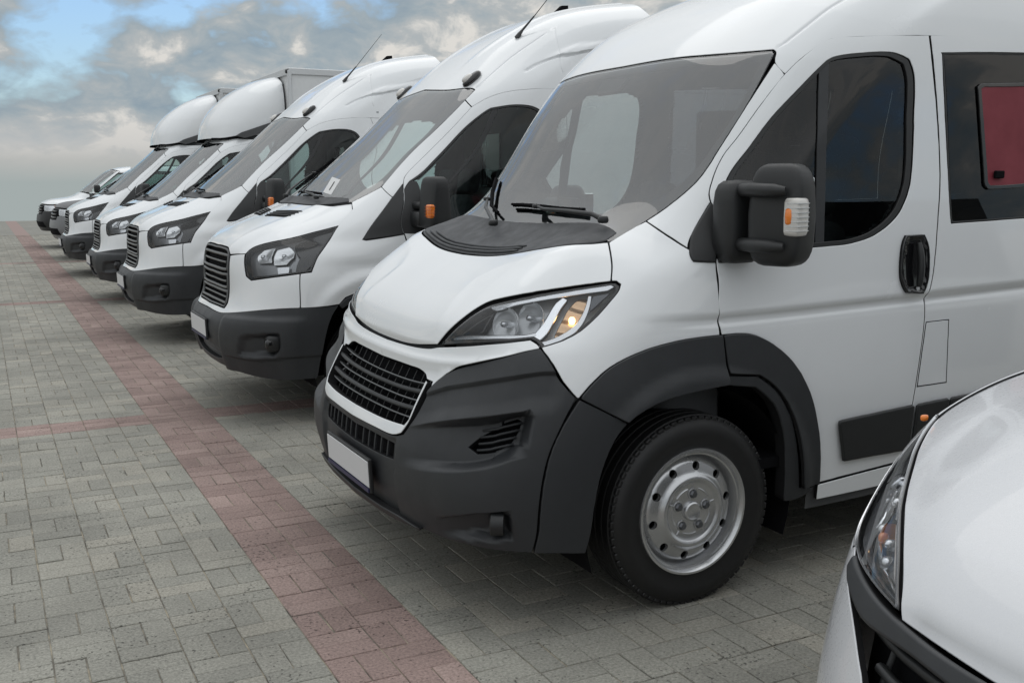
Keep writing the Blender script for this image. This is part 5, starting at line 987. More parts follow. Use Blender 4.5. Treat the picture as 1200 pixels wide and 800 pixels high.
# --- door
def door_disp(st):
    return side_fold(st[:, 0], st[:, 1], np.interp(st[:, 0], [1.0, 1.43, 2.8, 5], [.86, .85, .845, .84]))
DWN = T['doorwin']; dwo = ccw(resample(DWN)); dwi = inset(dwo, .026); 
dr = DP.panel('door', T['door'], W_, res=.022, disp=door_disp, holes=[DWN], step=.012)
DP.panel('window_seal', dwo, MT['plastic2'], parent=dr, off=-.003, holes=[dwi], raw=True, gap=.001, res=.04, thick=.02)
DP.panel('window', dwi, MT['sideglass'], parent=dr, off=-.012, raw=True, gap=0, res=.05, skirt=False)
DP.panel('window_divider', T['divider'], MT['plastic'], parent=dr, off=-.004, res=.05, gap=0, thick=.02, bev=.003)
HN = T['handle']
DP.panel('door_handle', HN, MT['gloss_black'], parent=dr, off=.016, res=.012, gap=0, thick=.03, bev=.005, disp=lambda st: -.011*sst(-sdf(ccw(resample(HN)), st), .008, .022))
for sg, pr in zip((-1, 1), dr):
    tt = np.linspace(.945, 1.235, 9); ss = np.full(9, 2.198) + .012*(tt - .945)/.29; off = .024 + .012*np.sin((tt - .945)/.29*np.pi)
    P = np.stack([DP.surf(np.array([[a, b]]), o)[0][0] for a, b, o in zip(ss, tt, off)]); P[:, 1] *= sg
    MB().tube(P, np.array([.010, .0135, .014, .014, .014, .014, .014, .013, .010]), 8).build('handle_grip', MT['plastic2'], pr, True, 60)
    c = DP.surf(np.array([[2.205, .93]]), .008)[0][0]*[1, sg, 1]; MB().lathe([(.0095, .002*sg), (.009, .006*sg), (.0005, .0065*sg)], c, 'y', 16).build('lock', MT['satin'], pr, True, 40)
DP.panel('rub_strip', T['strip1'], MT['plastic2'], parent=dr, off=.012, res=.02, gap=.001, thick=.014, bev=.010, corner=60)
# --- body side behind the door
side_o = T['side']
W2 = T['win2']; W3 = [(4.15, 2.205), (5.3, 2.205), (5.3, 1.34), (4.15, 1.34)]
def rear_arch(st):
    return 0
sd = DP.panel('body_side', side_o, W_, res=.03, disp=door_disp, holes=[W2, W3], step=.02)
for Wn in (W2, W3):
    o_ = ccw(resample(Wn)); i_ = inset(o_, .012)
    DP.panel('window_seal', o_, MT['plastic2'], parent=sd, off=-.004, holes=[i_], raw=True, gap=.0015, res=.06, thick=.02)
    wn = DP.panel('window', i_, MT['darkglass'], parent=sd, off=-.006, raw=True, gap=0, res=.06, skirt=False)
DP.panel('fuel_flap', T['flap'], W_, parent=sd, off=.0015, disp=door_disp, res=.02, gap=.001, thick=.004, bev=.0015, corner=60)
fl = np.array(T['flap']); 
DP.panel('flap_gap', inset(ccw(resample(T['flap'], corner=60)), -.0035), MT['black'], parent=sd, raw=True, off=.0005, disp=door_disp, res=.03, gap=0, skirt=False)
DP.panel('rub_strip', T['strip2'], MT['plastic2'], parent=sd, off=.012, res=.02, gap=.001, thick=.014, bev=.010, corner=60)
DP.panel('rub_strip', [(2.424, .377), (3.5, .38), (3.49, .19), (2.414, .187)], MT['plastic2'], parent=sd, off=.012, res=.03, gap=.001, thick=.014, bev=.010, corner=60)
# red blind inside the window behind the front door
BL = T['blind']; BLO = T['blindo']
DP.panel('blind', BL, MT['curtain'], parent=sd, off=.001, res=.03, gap=0, thick=.004, bev=.003, corner=50)
DP.panel('blind_frame', BLO, MT['gloss_black'], parent=sd, holes=[BL], off=.004, res=.05, gap=0, thick=.008, corner=50)
for sg, pr in zip((-1, 1), sd):
    c = DP.surf(np.array([T['latch'][0]]), .012)[0][0]*[1, sg, 1]; MB().box(c, (.028, .008, .016), None, .004).build('window_latch', MT['black'], pr)
# sill, floor, tail
DP.panel('sill', [(1.80, .108), (2.19, .126), (5.545, .126), (5.545, .05), (2.19, .045), (1.80, .045)], W_, res=.03, gap=.001, off=-.004, thick=.02)
keep = lambda P: (P[:, 0]**2 + (P[:, 2] - .36)**2 > .56**2) & ((P[:, 0] - 3.45)**2 + (P[:, 2] - .40)**2 > .46**2)
DP.shell('inner_body', MT['trim'], -.034, [WS[:-4] + [(.5, 1.25), (-.1, 1.25), (-.1, 2.164)], [tuple(p) for p in dwi], W2, W3, [(-.1, .36), (.52, .36), (.52, .66), (-.1, .66)], [(p[0], p[1]) for p in LA], [(-.1, -.1), (1.04, -.1), (1.04, .66), (-.1, .66)]], keep, .02)
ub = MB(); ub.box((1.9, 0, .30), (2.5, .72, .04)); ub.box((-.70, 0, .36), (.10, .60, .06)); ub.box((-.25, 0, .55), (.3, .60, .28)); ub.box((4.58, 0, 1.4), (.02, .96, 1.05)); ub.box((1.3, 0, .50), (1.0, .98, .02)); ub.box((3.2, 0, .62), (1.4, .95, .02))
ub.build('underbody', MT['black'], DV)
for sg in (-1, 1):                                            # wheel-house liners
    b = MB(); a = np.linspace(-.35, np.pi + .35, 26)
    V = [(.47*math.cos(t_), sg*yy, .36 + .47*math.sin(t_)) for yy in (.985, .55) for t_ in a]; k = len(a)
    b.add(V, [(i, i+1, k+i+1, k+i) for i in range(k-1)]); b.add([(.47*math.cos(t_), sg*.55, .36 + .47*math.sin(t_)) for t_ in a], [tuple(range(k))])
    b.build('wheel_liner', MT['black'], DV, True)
for sg in (-1, 1):
    make_wheel(DV, 0.0, sg, .985); make_wheel(DV, 3.45, sg, .985)
# --- cowl and wipers
cw_o = [(s_, t_ + .003) for s_, t_ in zip(CWS, CWT)][:-1] + [(.755, 1.19), (.74, 1.25), (.60, 1.30), (.45, 1.31), (.2, 1.305), (0, 1.30)]
cwl = DP.panel('cowl', cw_o, MT['cowl'], sym='both', off=.002, res=.02, gap=.004, thick=.03, bev=.006)
for k in range(3):
    ss = np.linspace(-.62 + .05*k, .40, 30); te = np.interp(np.abs(ss), CWS, CWT) + .022 + .020*k
    p, _ = DP.surf(np.stack([np.abs(ss), te], 1), .004); p[:, 1] *= np.where(ss < 0, 1, -1)
    MB().tube(p, np.concatenate([[.003], np.full(28, .0075), [.003]]), 8).build('cowl_louvre', MT['plastic'], cwl, True, 60)
def on(P_, st, off):
    """points over the surface; negative s = far side"""
    st = np.array(st, float); p, n = P_.surf(np.stack([np.abs(st[:, 0]), st[:, 1]], 1), 0); off = np.broadcast_to(off, (len(st),))
    p = p + n*off[:, None]; sg = np.where(st[:, 0] < 0, 1, -1); p[:, 1] *= sg; return p
def wiper(P_, parent, arm, blade, m=None, r=.007):
    a = on(P_, [q[:2] for q in arm], [q[2] for q in arm]); b = on(P_, [q[:2] for q in blade], [q[2] for q in blade])
    w = MB(); w.tube(a, np.linspace(.011, .006, len(a)), 8); w.rbox(a[0], (.020, .016, .014), .6, 12); w.rbox(a[-1], (.018, .016, .010), .6, 10)
    ob = w.build('wiper_arm', MT['plastic2'], parent, True, 50)
    bl = MB(); bl.tube(b, .0065, 6); bl.tube(b - (b - on(P_, [q[:2] for q in blade], 0))*.55, .0045, 6); bl.build('wiper_blade', MT['black'], ob, False)
wiper(DP, DV, [(.66, 1.262, .035), (.60, 1.275, .05), (.42, 1.315, .05), (.22, 1.345, .04), (.12, 1.372, .03)], [(.46, 1.365, .02), (.3, 1.375, .02), (.12, 1.385, .022), (-.06, 1.39, .02), (-.14, 1.388, .02)])
wiper(DP, DV, [(-.02, 1.20, .05), (-.10, 1.24, .05), (-.30, 1.33, .045), (-.42, 1.40, .03)], [(-.20, 1.33, .02), (-.34, 1.37, .02), (-.48, 1.46, .022), (-.60, 1.55, .02)])
# --- mirrors
def mirror_hd(parent, c, sg, turn=0.0):
    cx_, cw_, cz = c
    def tp(p): return np.array([p[0]*(1 - .25*max(0, p[2]/.18)) + .05*(p[1]/.13)*0, p[1]*(1 - .12*abs(p[2]/.18)**3), p[2]])
    rot = Matrix.Rotation(-sg*(.32 - turn*sg), 3, 'Z')
    h = MB().rbox((cx_, sg*cw_, cz), (.080, .104, .178), .42, 28, tp, rot).build('mirror', MT['plastic2'], parent, True, 60)
    # two arms in a U, wrapped over the front of the shell
    for z0, dz_ in ((cz + .085, .022), (cz - .105, .026)):
        P = [(cx_ - .055, sg*(cw_ - .21), z0), (cx_ - .075, sg*(cw_ - .14), z0), (cx_ - .098, sg*(cw_ - .04), z0 + .002), (cx_ - .092, sg*(cw_ + .06), z0), (cx_ - .07, sg*(cw_ + .09), z0)]
        a = MB()
        P = np.array(P); 
        for i in range(len(P) - 1): pass
        a.tube(np.array([P[0] + (P[1]-P[0])*u for u in (0, .5)] + [P[1]] + [P[2]] + [P[3]] + [P[4]]), np.array([.021, .022, .023, .025, .023, .014]), 12)
        a.build('mirror_arm', MT['plastic2'], h, True, 60)
    # clear side indicator let into the outer edge, amber bulb behind its ribs
    def at_(dx, dw, dz_): v = rot @ Vector((dx, sg*dw, dz_)); return (cx_ + v.x, sg*cw_ + v.y, cz + v.z)
    lg = MB().rbox(at_(-.045, .080, -.004), (.040, .030, .066), .30, 16, None, rot).build('side_indicator', MT['clearlens'], h, True, 60)
    MB().rbox(at_(-.068, .072, -.002), (.022, .016, .033), .6, 12, None, rot).build('amber_bulb', MT['amber'], lg, True)
    for k in range(7): MB().box(at_(-.051, .090, -.050 + k*.0155), (.034, .024, .0014), rot).build('lens_rib', MT['satin'], lg)
    MB().box((cx_ + .070, sg*(cw_ - .02), cz), (.006, .075, .13), rot, .003).build('mirror_glass', MT['chrome'], h)
    return h
for sg in (-1, 1):
    mirror_hd(DV, (.20, 1.172, 1.458), sg) if sg < 0 else mirror_hd(DV, (.66, 1.07, 1.38), sg, 1.25)
    bs = MB()
    bs.rbox((.15 if sg < 0 else .30, sg*1.00, 1.43 if sg < 0 else 1.38), (.085, .06 if sg < 0 else .04, .150 if sg < 0 else .11), .45, 18); bs.build('mirror_foot', MT['plastic2'], DV, True, 60)
DP.panel('mirror_base', T['mirbase'], MT['plastic2'], off=.010, res=.02, gap=.001, thick=.02, bev=.008)
DP.panel('mirror_base', T['mirbase2'], MT['plastic2'], off=.010, res=.02, gap=.001, thick=.02, bev=.008)
# --- cabin
cb = MB(); cb.rbox((-.02, 0, 1.20), (.24, .86, .13), .3, 24); cb.box((.1, 0, .85), (.15, .85, .3), None, .05); cb.build('dashboard', MT['trim'], DV, True, 50)
steering(DV, .33, -.45, 1.22)
for (sx, sy, hh) in ((.62, -.48, .66), (.62, .28, .62), (.62, .68, .62)): seat(DV, sx, sy, .62, MT['seat'], .46 if sy < 0 else .40, .2, hh)
for k in range(4):
    for sy in (-.66, -.22, .62): seat(DV, 1.65 + .75*k, sy, .66, MT['seatgrey' if k == 0 else 'seat'], .42, .22, .66)

def transit_grid():
    sz = [.30,.50,.66,.775,.98,1.10,1.20,1.29,1.38,1.51,1.84,2.19,2.38,2.60,2.74]
    sw = [1.0,1.015,1.02,1.022,1.022,1.02,1.014,1.006,.998,.978,.935,.892,.855,.80,.785]
    F = [
     [(-.93,0,.33),(-.92,.3,.33),(-.885,.5,.325),(-.80,.72,.31),(-.69,.88,.30),(-.56,.97,.30),(-.34,1.0,.30)],
     [(-.985,0,.50),(-.975,.3,.50),(-.94,.5,.50),(-.85,.74,.50),(-.735,.895,.50),(-.575,.985,.50),(-.34,1.01,.50)],
     [(-.988,0,.655),(-.978,.3,.655),(-.94,.5,.655),(-.85,.74,.66),(-.73,.895,.66),(-.565,.99,.66),(-.34,1.015,.66)],
     [(-.905,0,.745),(-.903,.3,.745),(-.89,.48,.745),(-.825,.70,.755),(-.715,.87,.765),(-.55,.98,.775),(-.32,1.012,.78)],
     [(-.885,0,.94),(-.88,.3,.94),(-.855,.5,.95),(-.79,.68,.955),(-.69,.84,.965),(-.54,.955,.975),(-.30,1.008,.98)],
     [(-.861,0,1.12),(-.855,.3,1.12),(-.825,.5,1.11),(-.76,.66,1.10),(-.65,.80,1.10),(-.49,.92,1.10),(-.24,.99,1.10)],
     [(-.69,0,1.262),(-.68,.3,1.26),(-.65,.52,1.25),(-.58,.67,1.23),(-.47,.80,1.21),(-.33,.905,1.195),(-.10,.975,1.19)],
     [(-.45,0,1.365),(-.44,.3,1.362),(-.41,.55,1.35),(-.36,.71,1.33),(-.28,.83,1.305),(-.17,.92,1.285),(.02,.97,1.275)],
     [(-.25,0,1.445),(-.24,.3,1.443),(-.215,.55,1.44),(-.175,.71,1.43),(-.11,.83,1.41),(-.01,.91,1.39),(.15,.96,1.375)],
     [(-.05,0,1.575),(-.045,.3,1.575),(-.02,.55,1.57),(.02,.70,1.56),(.08,.81,1.545),(.17,.89,1.525),(.32,.94,1.51)],
     [(.35,0,1.91),(.355,.3,1.91),(.375,.52,1.90),(.41,.67,1.89),(.465,.77,1.875),(.56,.85,1.855),(.71,.905,1.845)],
     [(.70,0,2.225),(.705,.3,2.224),(.72,.5,2.217),(.75,.65,2.207),(.80,.75,2.195),(.89,.83,2.185),(1.03,.875,2.185)],
     [(1.06,0,2.53),(1.06,.3,2.525),(1.07,.48,2.515),(1.09,.60,2.495),(1.13,.68,2.465),(1.19,.76,2.425),(1.29,.825,2.39)],
     [(1.6,0,2.83),(1.6,.28,2.825),(1.6,.46,2.81),(1.6,.58,2.785),(1.61,.66,2.745),(1.65,.735,2.69),(1.72,.785,2.63)],
     [(2.3,0,2.98),(2.3,.28,2.97),(2.3,.46,2.95),(2.3,.58,2.92),(2.3,.66,2.88),(2.33,.73,2.82),(2.38,.775,2.76)],
    ]
    rows = []
    for i, r in enumerate(F):
        xs = [.6,1.3,2.4,4.6]
        if i >= 10: xs = [[1.05,1.6,2.5,4.6],[1.35,1.8,2.6,4.6],[1.55,1.95,2.7,4.6],[1.95,2.3,2.9,4.6],[2.6,2.85,3.3,4.6]][i-10]
        rows.append(r + [(x, sw[i], sz[i] + .02*(x - .3)) for x in xs])
    return rows

TST={
'bonnet':[(0.0,0.835),(0.196,0.836),(0.35,0.827),(0.413,0.796),(0.601,0.826),(0.631,0.872),(0.773,0.991),(0.834,1.092),(0.901,1.185),(0.837,1.358),(0.764,1.417),(0.598,1.352),(0.399,1.322),(0.0,1.323)],
'lamp':[(0.612,0.824),(0.631,0.872),(0.773,0.991),(0.834,1.092),(0.901,1.185),(0.986,1.019),(1.04,0.874),(1.049,0.78),(1.043,0.709),(0.938,0.695),(0.846,0.685),(0.696,0.669),(0.652,0.691),(0.627,0.765)],
'grille':[(0.0,0.831),(0.208,0.831),(0.359,0.822),(0.411,0.789),(0.43,0.648),(0.445,0.509),(0.424,0.466),(0.0,0.458)],
'nose':[(0.415,0.794),(0.606,0.82),(0.622,0.765),(0.649,0.688),(0.696,0.663),(0.846,0.68),(0.939,0.69),(0.99,0.697),(0.989,0.474),(0.84,0.472),(0.535,0.432),(0.399,0.42),(0.0,0.423),(0.0,0.454),(0.435,0.46),(0.46,0.504),(0.438,0.649)],
'wing':[(0.99,0.697),(1.044,0.704),(1.049,0.78),(1.04,0.874),(0.986,1.019),(0.901,1.185),(0.837,1.358),(0.764,1.417),(0.786,1.47),(0.821,1.543),(0.847,1.604),(1.01,1.528),(1.079,1.278),(1.152,1.026),(1.181,1.012),(1.368,1.082),(1.47,0.816),(1.497,0.594),(1.442,0.564),(1.34,0.575),(1.217,0.525),(1.191,0.482),(1.069,0.473),(0.989,0.474)],
'windscreen':[(0.0,2.64),(0.479,2.599),(0.789,2.621),(0.832,2.607),(0.83,2.405),(0.819,2.237),(0.794,1.939),(0.843,1.608),(0.821,1.543),(0.786,1.47),(0.764,1.417),(0.657,1.378)],
'apillar':[(0.847,1.604),(1.01,1.528),(0.983,1.661),(0.935,1.742),(0.924,1.975),(0.934,2.237),(0.939,2.444),(0.832,2.506),(0.83,2.405),(0.819,2.237),(0.794,1.939)],
'sail':[(1.152,1.026),(1.079,1.278),(1.01,1.528),(0.976,1.669),(1.147,1.462),(1.364,1.094)],
'gap':[(1.364,1.094),(1.147,1.462),(0.986,1.662),(0.935,1.742),(0.924,1.975),(0.934,2.237),(0.939,2.444),(1.02,2.554),(1.16,2.617),(1.623,2.643)],
'doorwin':[(1.36,1.106),(1.153,1.463),(1.033,1.615),(1.004,1.702),(1.024,1.796),(1.02,1.958),(1.024,2.255),(1.073,2.404),(1.101,2.441),(1.29,2.467),(1.64,2.437),(1.81,2.378),(1.975,2.235),(2.399,1.556),(2.363,1.128),(2.295,1.05),(1.851,1.059)],
'door':[(1.364,1.094),(1.147,1.462),(0.986,1.662),(0.935,1.742),(0.924,1.975),(0.934,2.237),(0.939,2.444),(1.02,2.554),(1.16,2.617),(1.419,2.634),(1.852,2.614),(2.118,2.295),(2.508,1.376),(2.508,0.575),(2.5,0.097),(1.777,0.114),(1.749,0.295),(1.684,0.445),(1.567,0.564),(1.5,0.594),(1.473,0.816)],
'archedge':[(1.217,0.525),(1.34,0.575),(1.442,0.564),(1.5,0.594)],
'bumper':[(0.0,0.423),(0.399,0.42),(0.535,0.432),(0.84,0.472),(1.069,0.473),(1.191,0.482),(1.139,0.486),(1.086,0.399),(1.071,0.251),(1.053,0.1),(1.04,0.005),(0.987,0.0),(0.798,0.0),(0.663,0.0),(0.461,0.0),(0.146,0.0),(0.0,0.067)],
'lowint':[(0.0,0.167),(0.257,0.181),(0.409,0.188),(0.258,0.052),(0.0,0.072)],
'pocket':[(0.661,0.265),(0.695,0.291),(0.812,0.307),(0.898,0.313),(0.904,0.261),(0.899,0.205),(0.872,0.165),(0.673,0.139),(0.634,0.158)],
'fog':[(0.859,0.249)],
'lipline':[(0.67,0.126),(0.899,0.16),(1.08,0.164)],
'edge':[(0.5,0.356),(0.454,0.213),(0.252,0.027)],
'vent':[(0.073,1.132),(0.125,1.205),(0.474,1.243),(0.451,1.151)],
'roofseam':[(0.847,3.392),(1.158,3.216),(1.733,2.85)],
'rib':[(0.833,2.643),(0.852,2.897),(0.868,3.198),(0.847,3.392)],
'marker':[(0.694,2.702)],
'ant':[(0.646,3.151)],
'recess':[(1.103,2.903),(1.147,3.034),(1.24,3.157),(1.693,3.224)],
'paper':[(0.555,1.369),(0.405,1.564)],
'mirror':[(1.385,1.256)],
'r_a':[(0.71,0.797),(0.699,0.832),(0.713,0.879),(0.764,0.905),(0.815,0.782),(0.729,0.776)],
'r_b':[(0.796,0.888),(0.835,0.925),(0.893,0.88),(0.919,0.828),(0.902,0.771),(0.837,0.763)],
'r_c':[(0.856,0.746),(0.921,0.75),(0.922,0.706),(0.864,0.703)],
'r_d':[(0.849,0.948),(0.873,1.083),(0.909,1.146),(1.007,0.95),(1.037,0.768),(1.013,0.722),(0.963,0.713),(0.964,0.821)],
'ref1':[(0.717,0.786)],
'ref2':[(0.859,0.8)],
}

# ------------------------------------------------------------------ the panel vans and box vans further along the row
def make_van(root, box):
    S = Surf(transit_grid()); P = Panels(S, root); T = TST; W_ = MT['white']; PL = MT['plastic']
    # bonnet with two raised edges and the vents
    def bon_d(st):
        return -.012*sst(st[:, 0] - np.interp(st[:, 1], [.80, .9, 1.1, 1.4], [.40, .45, .50, .52]), 0, .12) + .006*np.exp(-((st[:, 0] - np.interp(st[:, 1], [.80, .9, 1.1, 1.4], [.36, .40, .46, .48]))/.05)**2)
    bon = P.panel('bonnet', T['bonnet'], W_, sym='both', res=.028, gap=.003, disp=bon_d)
    vents = P.panel('bonnet_vent', T['vent'], MT['black'], parent=bon, off=.004, res=.03, gap=0, thick=.006, corner=25)
    for sg, v in zip((-1, 1), vents):
        a = np.array(T['vent'], float)
        for k in range(4):
            u = (k + .7)/4.6; q = np.array([a[0] + (a[1] - a[0])*u, a[3] + (a[2] - a[3])*u]); p, _ = P.surf(np.linspace(q[0], q[1], 6), .006); p[:, 1] *= sg
            MB().tube(p, .005, 5).build('vent_slat', PL, v)
    # grille: black backing, framed ring, three stacked slat loops
    G = T['grille']; gr = P.panel('grille', G, MT['black'], sym='both', off=-.03, res=.04, gap=.002, skirt=False)
    ring = [(0, .831), (.208, .831), (.359, .822), (.411, .789), (.43, .648), (.445, .509), (.424, .466), (0, .458), (0, .474), (.408, .481), (.426, .512), (.411, .648), (.394, .780), (.35, .806), (.208, .815), (0, .815)]
    P.panel('grille_frame', ring, MT['grilleframe'], parent=gr, sym='both', off=.006, res=.03, gap=.001, thick=.04, bev=.005)
    def pathtube(st, off, r, name, parent, m, n=8):
        st = np.array(st, float); p, nn_ = P.surf(np.stack([np.abs(st[:, 0]), st[:, 1]], 1), off); p[:, 1] *= np.where(st[:, 0] < 0, 1, -1)
        return MB().tube(p, r, n, True).build(name, m, parent, True, 60)
    for (ta, tb, w) in ((.790, .716, .375), (.690, .612, .385), (.586, .500, .395)):
        ss = np.linspace(-w, w, 25); top = [(s_, ta) for s_ in ss]; bot = [(s_, tb) for s_ in ss[::-1]]
        e1 = [(w + .018*math.sin(a), (ta + tb)/2 + (ta - tb)/2*math.cos(a)) for a in np.linspace(0.3, np.pi - .3, 6)]; e2 = [(-w - .018*math.sin(a), (ta + tb)/2 - (ta - tb)/2*math.cos(a)) for a in np.linspace(.3, np.pi - .3, 6)]
        pathtube(top + e1 + bot + e2 + [top[0]], -.004, .0105, 'grille_slat', gr, MT['slatbar'])
        pathtube([(s_, (ta + tb)/2) for s_ in np.linspace(-w*.92, w*.92, 21)], -.008, .008, 'grille_slat', gr, MT['slatbar'])
    # nose skin, wings
    P.panel('front_panel', T['nose'], W_, sym='both', res=.022, gap=.0018)
    def wing_d(st):
        p, _ = P.surf(st); r = np.hypot(p[:, 0] - .0, p[:, 2] - .40)
        return .016*np.exp(-((r - .555)/.05)**2)*sst(st[:, 0], 1.0, 1.2) - .010*sst(r, .56, .64)*(1 - sst(p[:, 2], 1.02, 1.10))*sst(st[:, 0], 1.0, 1.2)
    P.panel('wing', T['wing'], W_, res=.022, gap=.0018, disp=wing_d)
    P.panel('wheel_arch', [(1.185, .479), (1.217, .522), (1.34, .572), (1.442, .561), (1.5, .59), (1.567, .56), (1.684, .44), (1.749, .29), (1.777, .11), (1.73, .10), (1.70, .28), (1.64, .41), (1.54, .515), (1.44, .535), (1.34, .53), (1.24, .48), (1.205, .45)], PL, off=.010, res=.025, gap=.001, thick=.05, bev=.006)
    # bumper
    PK = ccw(resample(T['pocket']))
    def bd(st):
        d = sdf(PK, st); s_, t_ = st[:, 0], st[:, 1]
        o = -.055*sst(-d, -.004, .035)*(.5 + .5*sst(s_, .66, .88))
        ed = np.interp(t_, [0, .21, .36, .42], [.44, .47, .505, .52])
        o += .022*sst(s_, ed - .03, ed + .03)*(1 - sst(t_, .385, .425))*(1 - sst(s_, .9, 1.05))
        o += -.014*sst(.135 + .03*sst(s_, .67, 1.0) - t_, 0, .02)*sst(s_, .5, .6)
        return o
    bo = [(0, .421)] + T['bumper'][1:5] + [(1.19, .477), (1.165, .42), (1.145, .33), (1.125, .22), (1.105, .1), (1.09, .004), (.987, .004), (.798, .004), (.663, .004), (.461, .004), (.2, .004), (0, .004), (0, .05), (.25, .055), (.40, .075), (.415, .17), (.25, .18), (0, .172)]
    P.panel('front_bumper', bo, PL, sym='both', res=.014, step=.012, gap=.001, disp=bd, thick=.03)
    P.panel('intake_backing', [(0, .03), (.45, .05), (.45, .2), (0, .2)], MT['black'], sym='both', off=-.06, gap=0, skirt=False)
    for k in range(3):
        ss = np.linspace(-.40, .40, 15); pathtube([(s_, .075 + .04*k) for s_ in ss], -.035, .006, 'intake_bar', root, MT['plastic2'])
    for sg in (-1, 1):
        c = P.surf(np.array([[.855, .245]]), -.012)[0][0]*[1, sg, 1]
        f_ = MB().rbox(c, (.05, .05, .055), .5, 16).build('fog_lamp', MT['plastic2'], root, True); MB().rbox(c + np.array([-.03, -sg*-.02, 0]), (.03, .032, .035), .7, 14).build('lens', MT['gloss_black'], f_, True)
    plate(root, -1.0, .575, -.03, .265, .062)
    # lamps
    LA = T['lamp']; hl = P.panel('headlamp', LA, MT['lampmid'], off=-.05, res=.03, gap=.002, skirt=False)
    L2 = inset(ccw(resample(LA)), .002); k = len(L2); A, _ = P.surf(L2, .001); B, _ = P.surf(L2, -.05)
    for sg, pr in zip((-1, 1), hl):
        b = MB(); b.add(np.concatenate([A, B])*[1, sg, 1], [(i, (i+1) % k, k + (i+1) % k, k + i) for i in range(k)]); b.build('lamp_surround', MT['plastic2'], pr, True)
    P.panel('lamp_seal', L2, MT['gloss_black'], parent=hl, raw=True, off=-.003, holes=[inset(ccw(resample(LA)), .010)], gap=0, res=.05, thick=.01)
    P.panel('lens', inset(ccw(resample(LA)), .006), MT['lens'], parent=hl, raw=True, off=-.002, gap=0, res=.04, skirt=False)
    def dish(st): 
        c = st.mean(0); return 0*st[:, 0]
    for key in ('r_a', 'r_b'):
        c = np.array(T[key]).mean(0)
        P.panel('reflector', T[key], MT['chromelamp'], parent=hl, off=-.022, res=.012, gap=0, thick=.02, bev=.004, disp=lambda st, c=c: -.022*np.exp(-(((st[:, 0] - c[0])/.045)**2 + ((st[:, 1] - c[1])/.05)**2)))
        for sg, pr in zip((-1, 1), hl):
            p, _ = P.surf(np.array([c]), -.035); MB().rbox(p[0]*[1, sg, 1], (.018, .014, .014), .8, 10).build('bulb', MT['satin'], pr, True)
    P.panel('indicator', T['r_c'], MT['satin'], parent=hl, off=-.024, res=.02, gap=0, thick=.01, bev=.003)
    P.panel('lamp_fin', T['r_d'], MT['gloss_black'], parent=hl, off=-.024, res=.02, gap=0, thick=.01, bev=.006)
    # windscreen
    ws = T['windscreen'][:-1] + [(.60, 1.36), (.40, 1.335), (0, 1.335)]
    wo = P.panel('windscreen', ws, MT['screen2'], sym='both', off=-.001, res=.04, gap=.003, skirt=False)
    fr = [(0, 2.635), (.479, 2.595), (.787, 2.616), (.826, 2.602), (.826, 2.405), (.815, 2.237), (.79, 1.939), (.838, 1.61), (.817, 1.546), (.782, 1.472), (.76, 1.42), (.60, 1.364), (.40, 1.339), (0, 1.339), (0, 1.46), (.45, 1.46), (.68, 1.49), (.76, 1.60), (.765, 1.70), (.74, 1.94), (.755, 2.2), (.70, 2.42), (.62, 2.47), (.40, 2.50), (0, 2.50)]
    P.panel('windscreen_border', fr, MT['frit'], parent=wo, sym='both', off=-.007, res=.04, gap=0, thick=.01)
    P.panel('a_pillar', T['apillar'], W_, res=.025, gap=.0015)
    P.panel('pillar_corner', T['sail'], MT['plastic2'], off=.006, res=.03, gap=.001, thick=.012, bev=.006)
    # roof
    if not box:
        ro = [(0, 2.645), (.479, 2.604), (.789, 2.626), (.834, 2.612), (.832, 2.51), (.939, 2.447), (1.02, 2.557), (1.16, 2.620), (1.419, 2.637), (1.852, 2.617), (3.0, 2.61), (5.39, 2.61), (5.39, 4.19), (0, 4.19)]
        rec = resample(T['recess'] + [(2.3, 3.24), (4.0, 3.24)], closed=False); rb = resample(T['rib'], closed=False); sm = resample(T['roofseam'], closed=False)
        def rd(st):
            d1 = segdist(rec, st, False); d2 = segdist(rb, st, False); d3 = segdist(sm, st, False)
            side = st[:, 1] - np.interp(st[:, 0], rec[:, 0], rec[:, 1])
            o = -.012*np.exp(-(d1/.018)**2) - .004*np.exp(-(d2/.008)**2) - .004*np.exp(-(d3/.006)**2)
            o += .012*sst(side, 0, .05)*sst(st[:, 0], 1.1, 1.3)*(1 - sst(side, .1, .3))
            o += .010*np.exp(-((np.abs(st[:, 0] - .36))/.05)**2)*sst(st[:, 1], 2.75, 2.95)
            return o
        rf = P.panel('roof', ro, W_, sym='both', res=.03, gap=.0015, disp=rd, feat=[([tuple(v) for v in rec[::8]], (-.036, -.018, 0, .018, .036), .02), ([tuple(v) for v in rb[3::8]], (-.014, -.007, 0, .007, .014), .014), ([tuple(v) for v in sm[3::8]], (-.012, -.006, 0, .006, .012), .012)])
        mesh_obj('roof_lid', [(2.28, -.79, 2.74), (2.28, .79, 2.74), (4.6, .8, 2.8), (4.6, -.8, 2.8)], [(0, 1, 2, 3)], W_, root, False)
        for sg in (-1, 1):
            c = P.surf(np.array([[.694, 2.702]]), .008)[0][0]*[1, sg, 1]
            mk_ = MB().rbox(c, (.085, .040, .028), .75, 16, None, Matrix.Rotation(-.7, 3, 'Y')).build('marker_lamp', MT['gloss_black'], rf, True)
            MB().rbox(c + np.array([-.035, 0, .0]), (.045, .030, .026), .8, 14, None, Matrix.Rotation(-.7, 3, 'Y')).build('lens', MT['clearlens'], mk_, True)
        c = P.surf(np.array([[.646, 3.151]]), 0)[0][0]*[1, -1, 1]
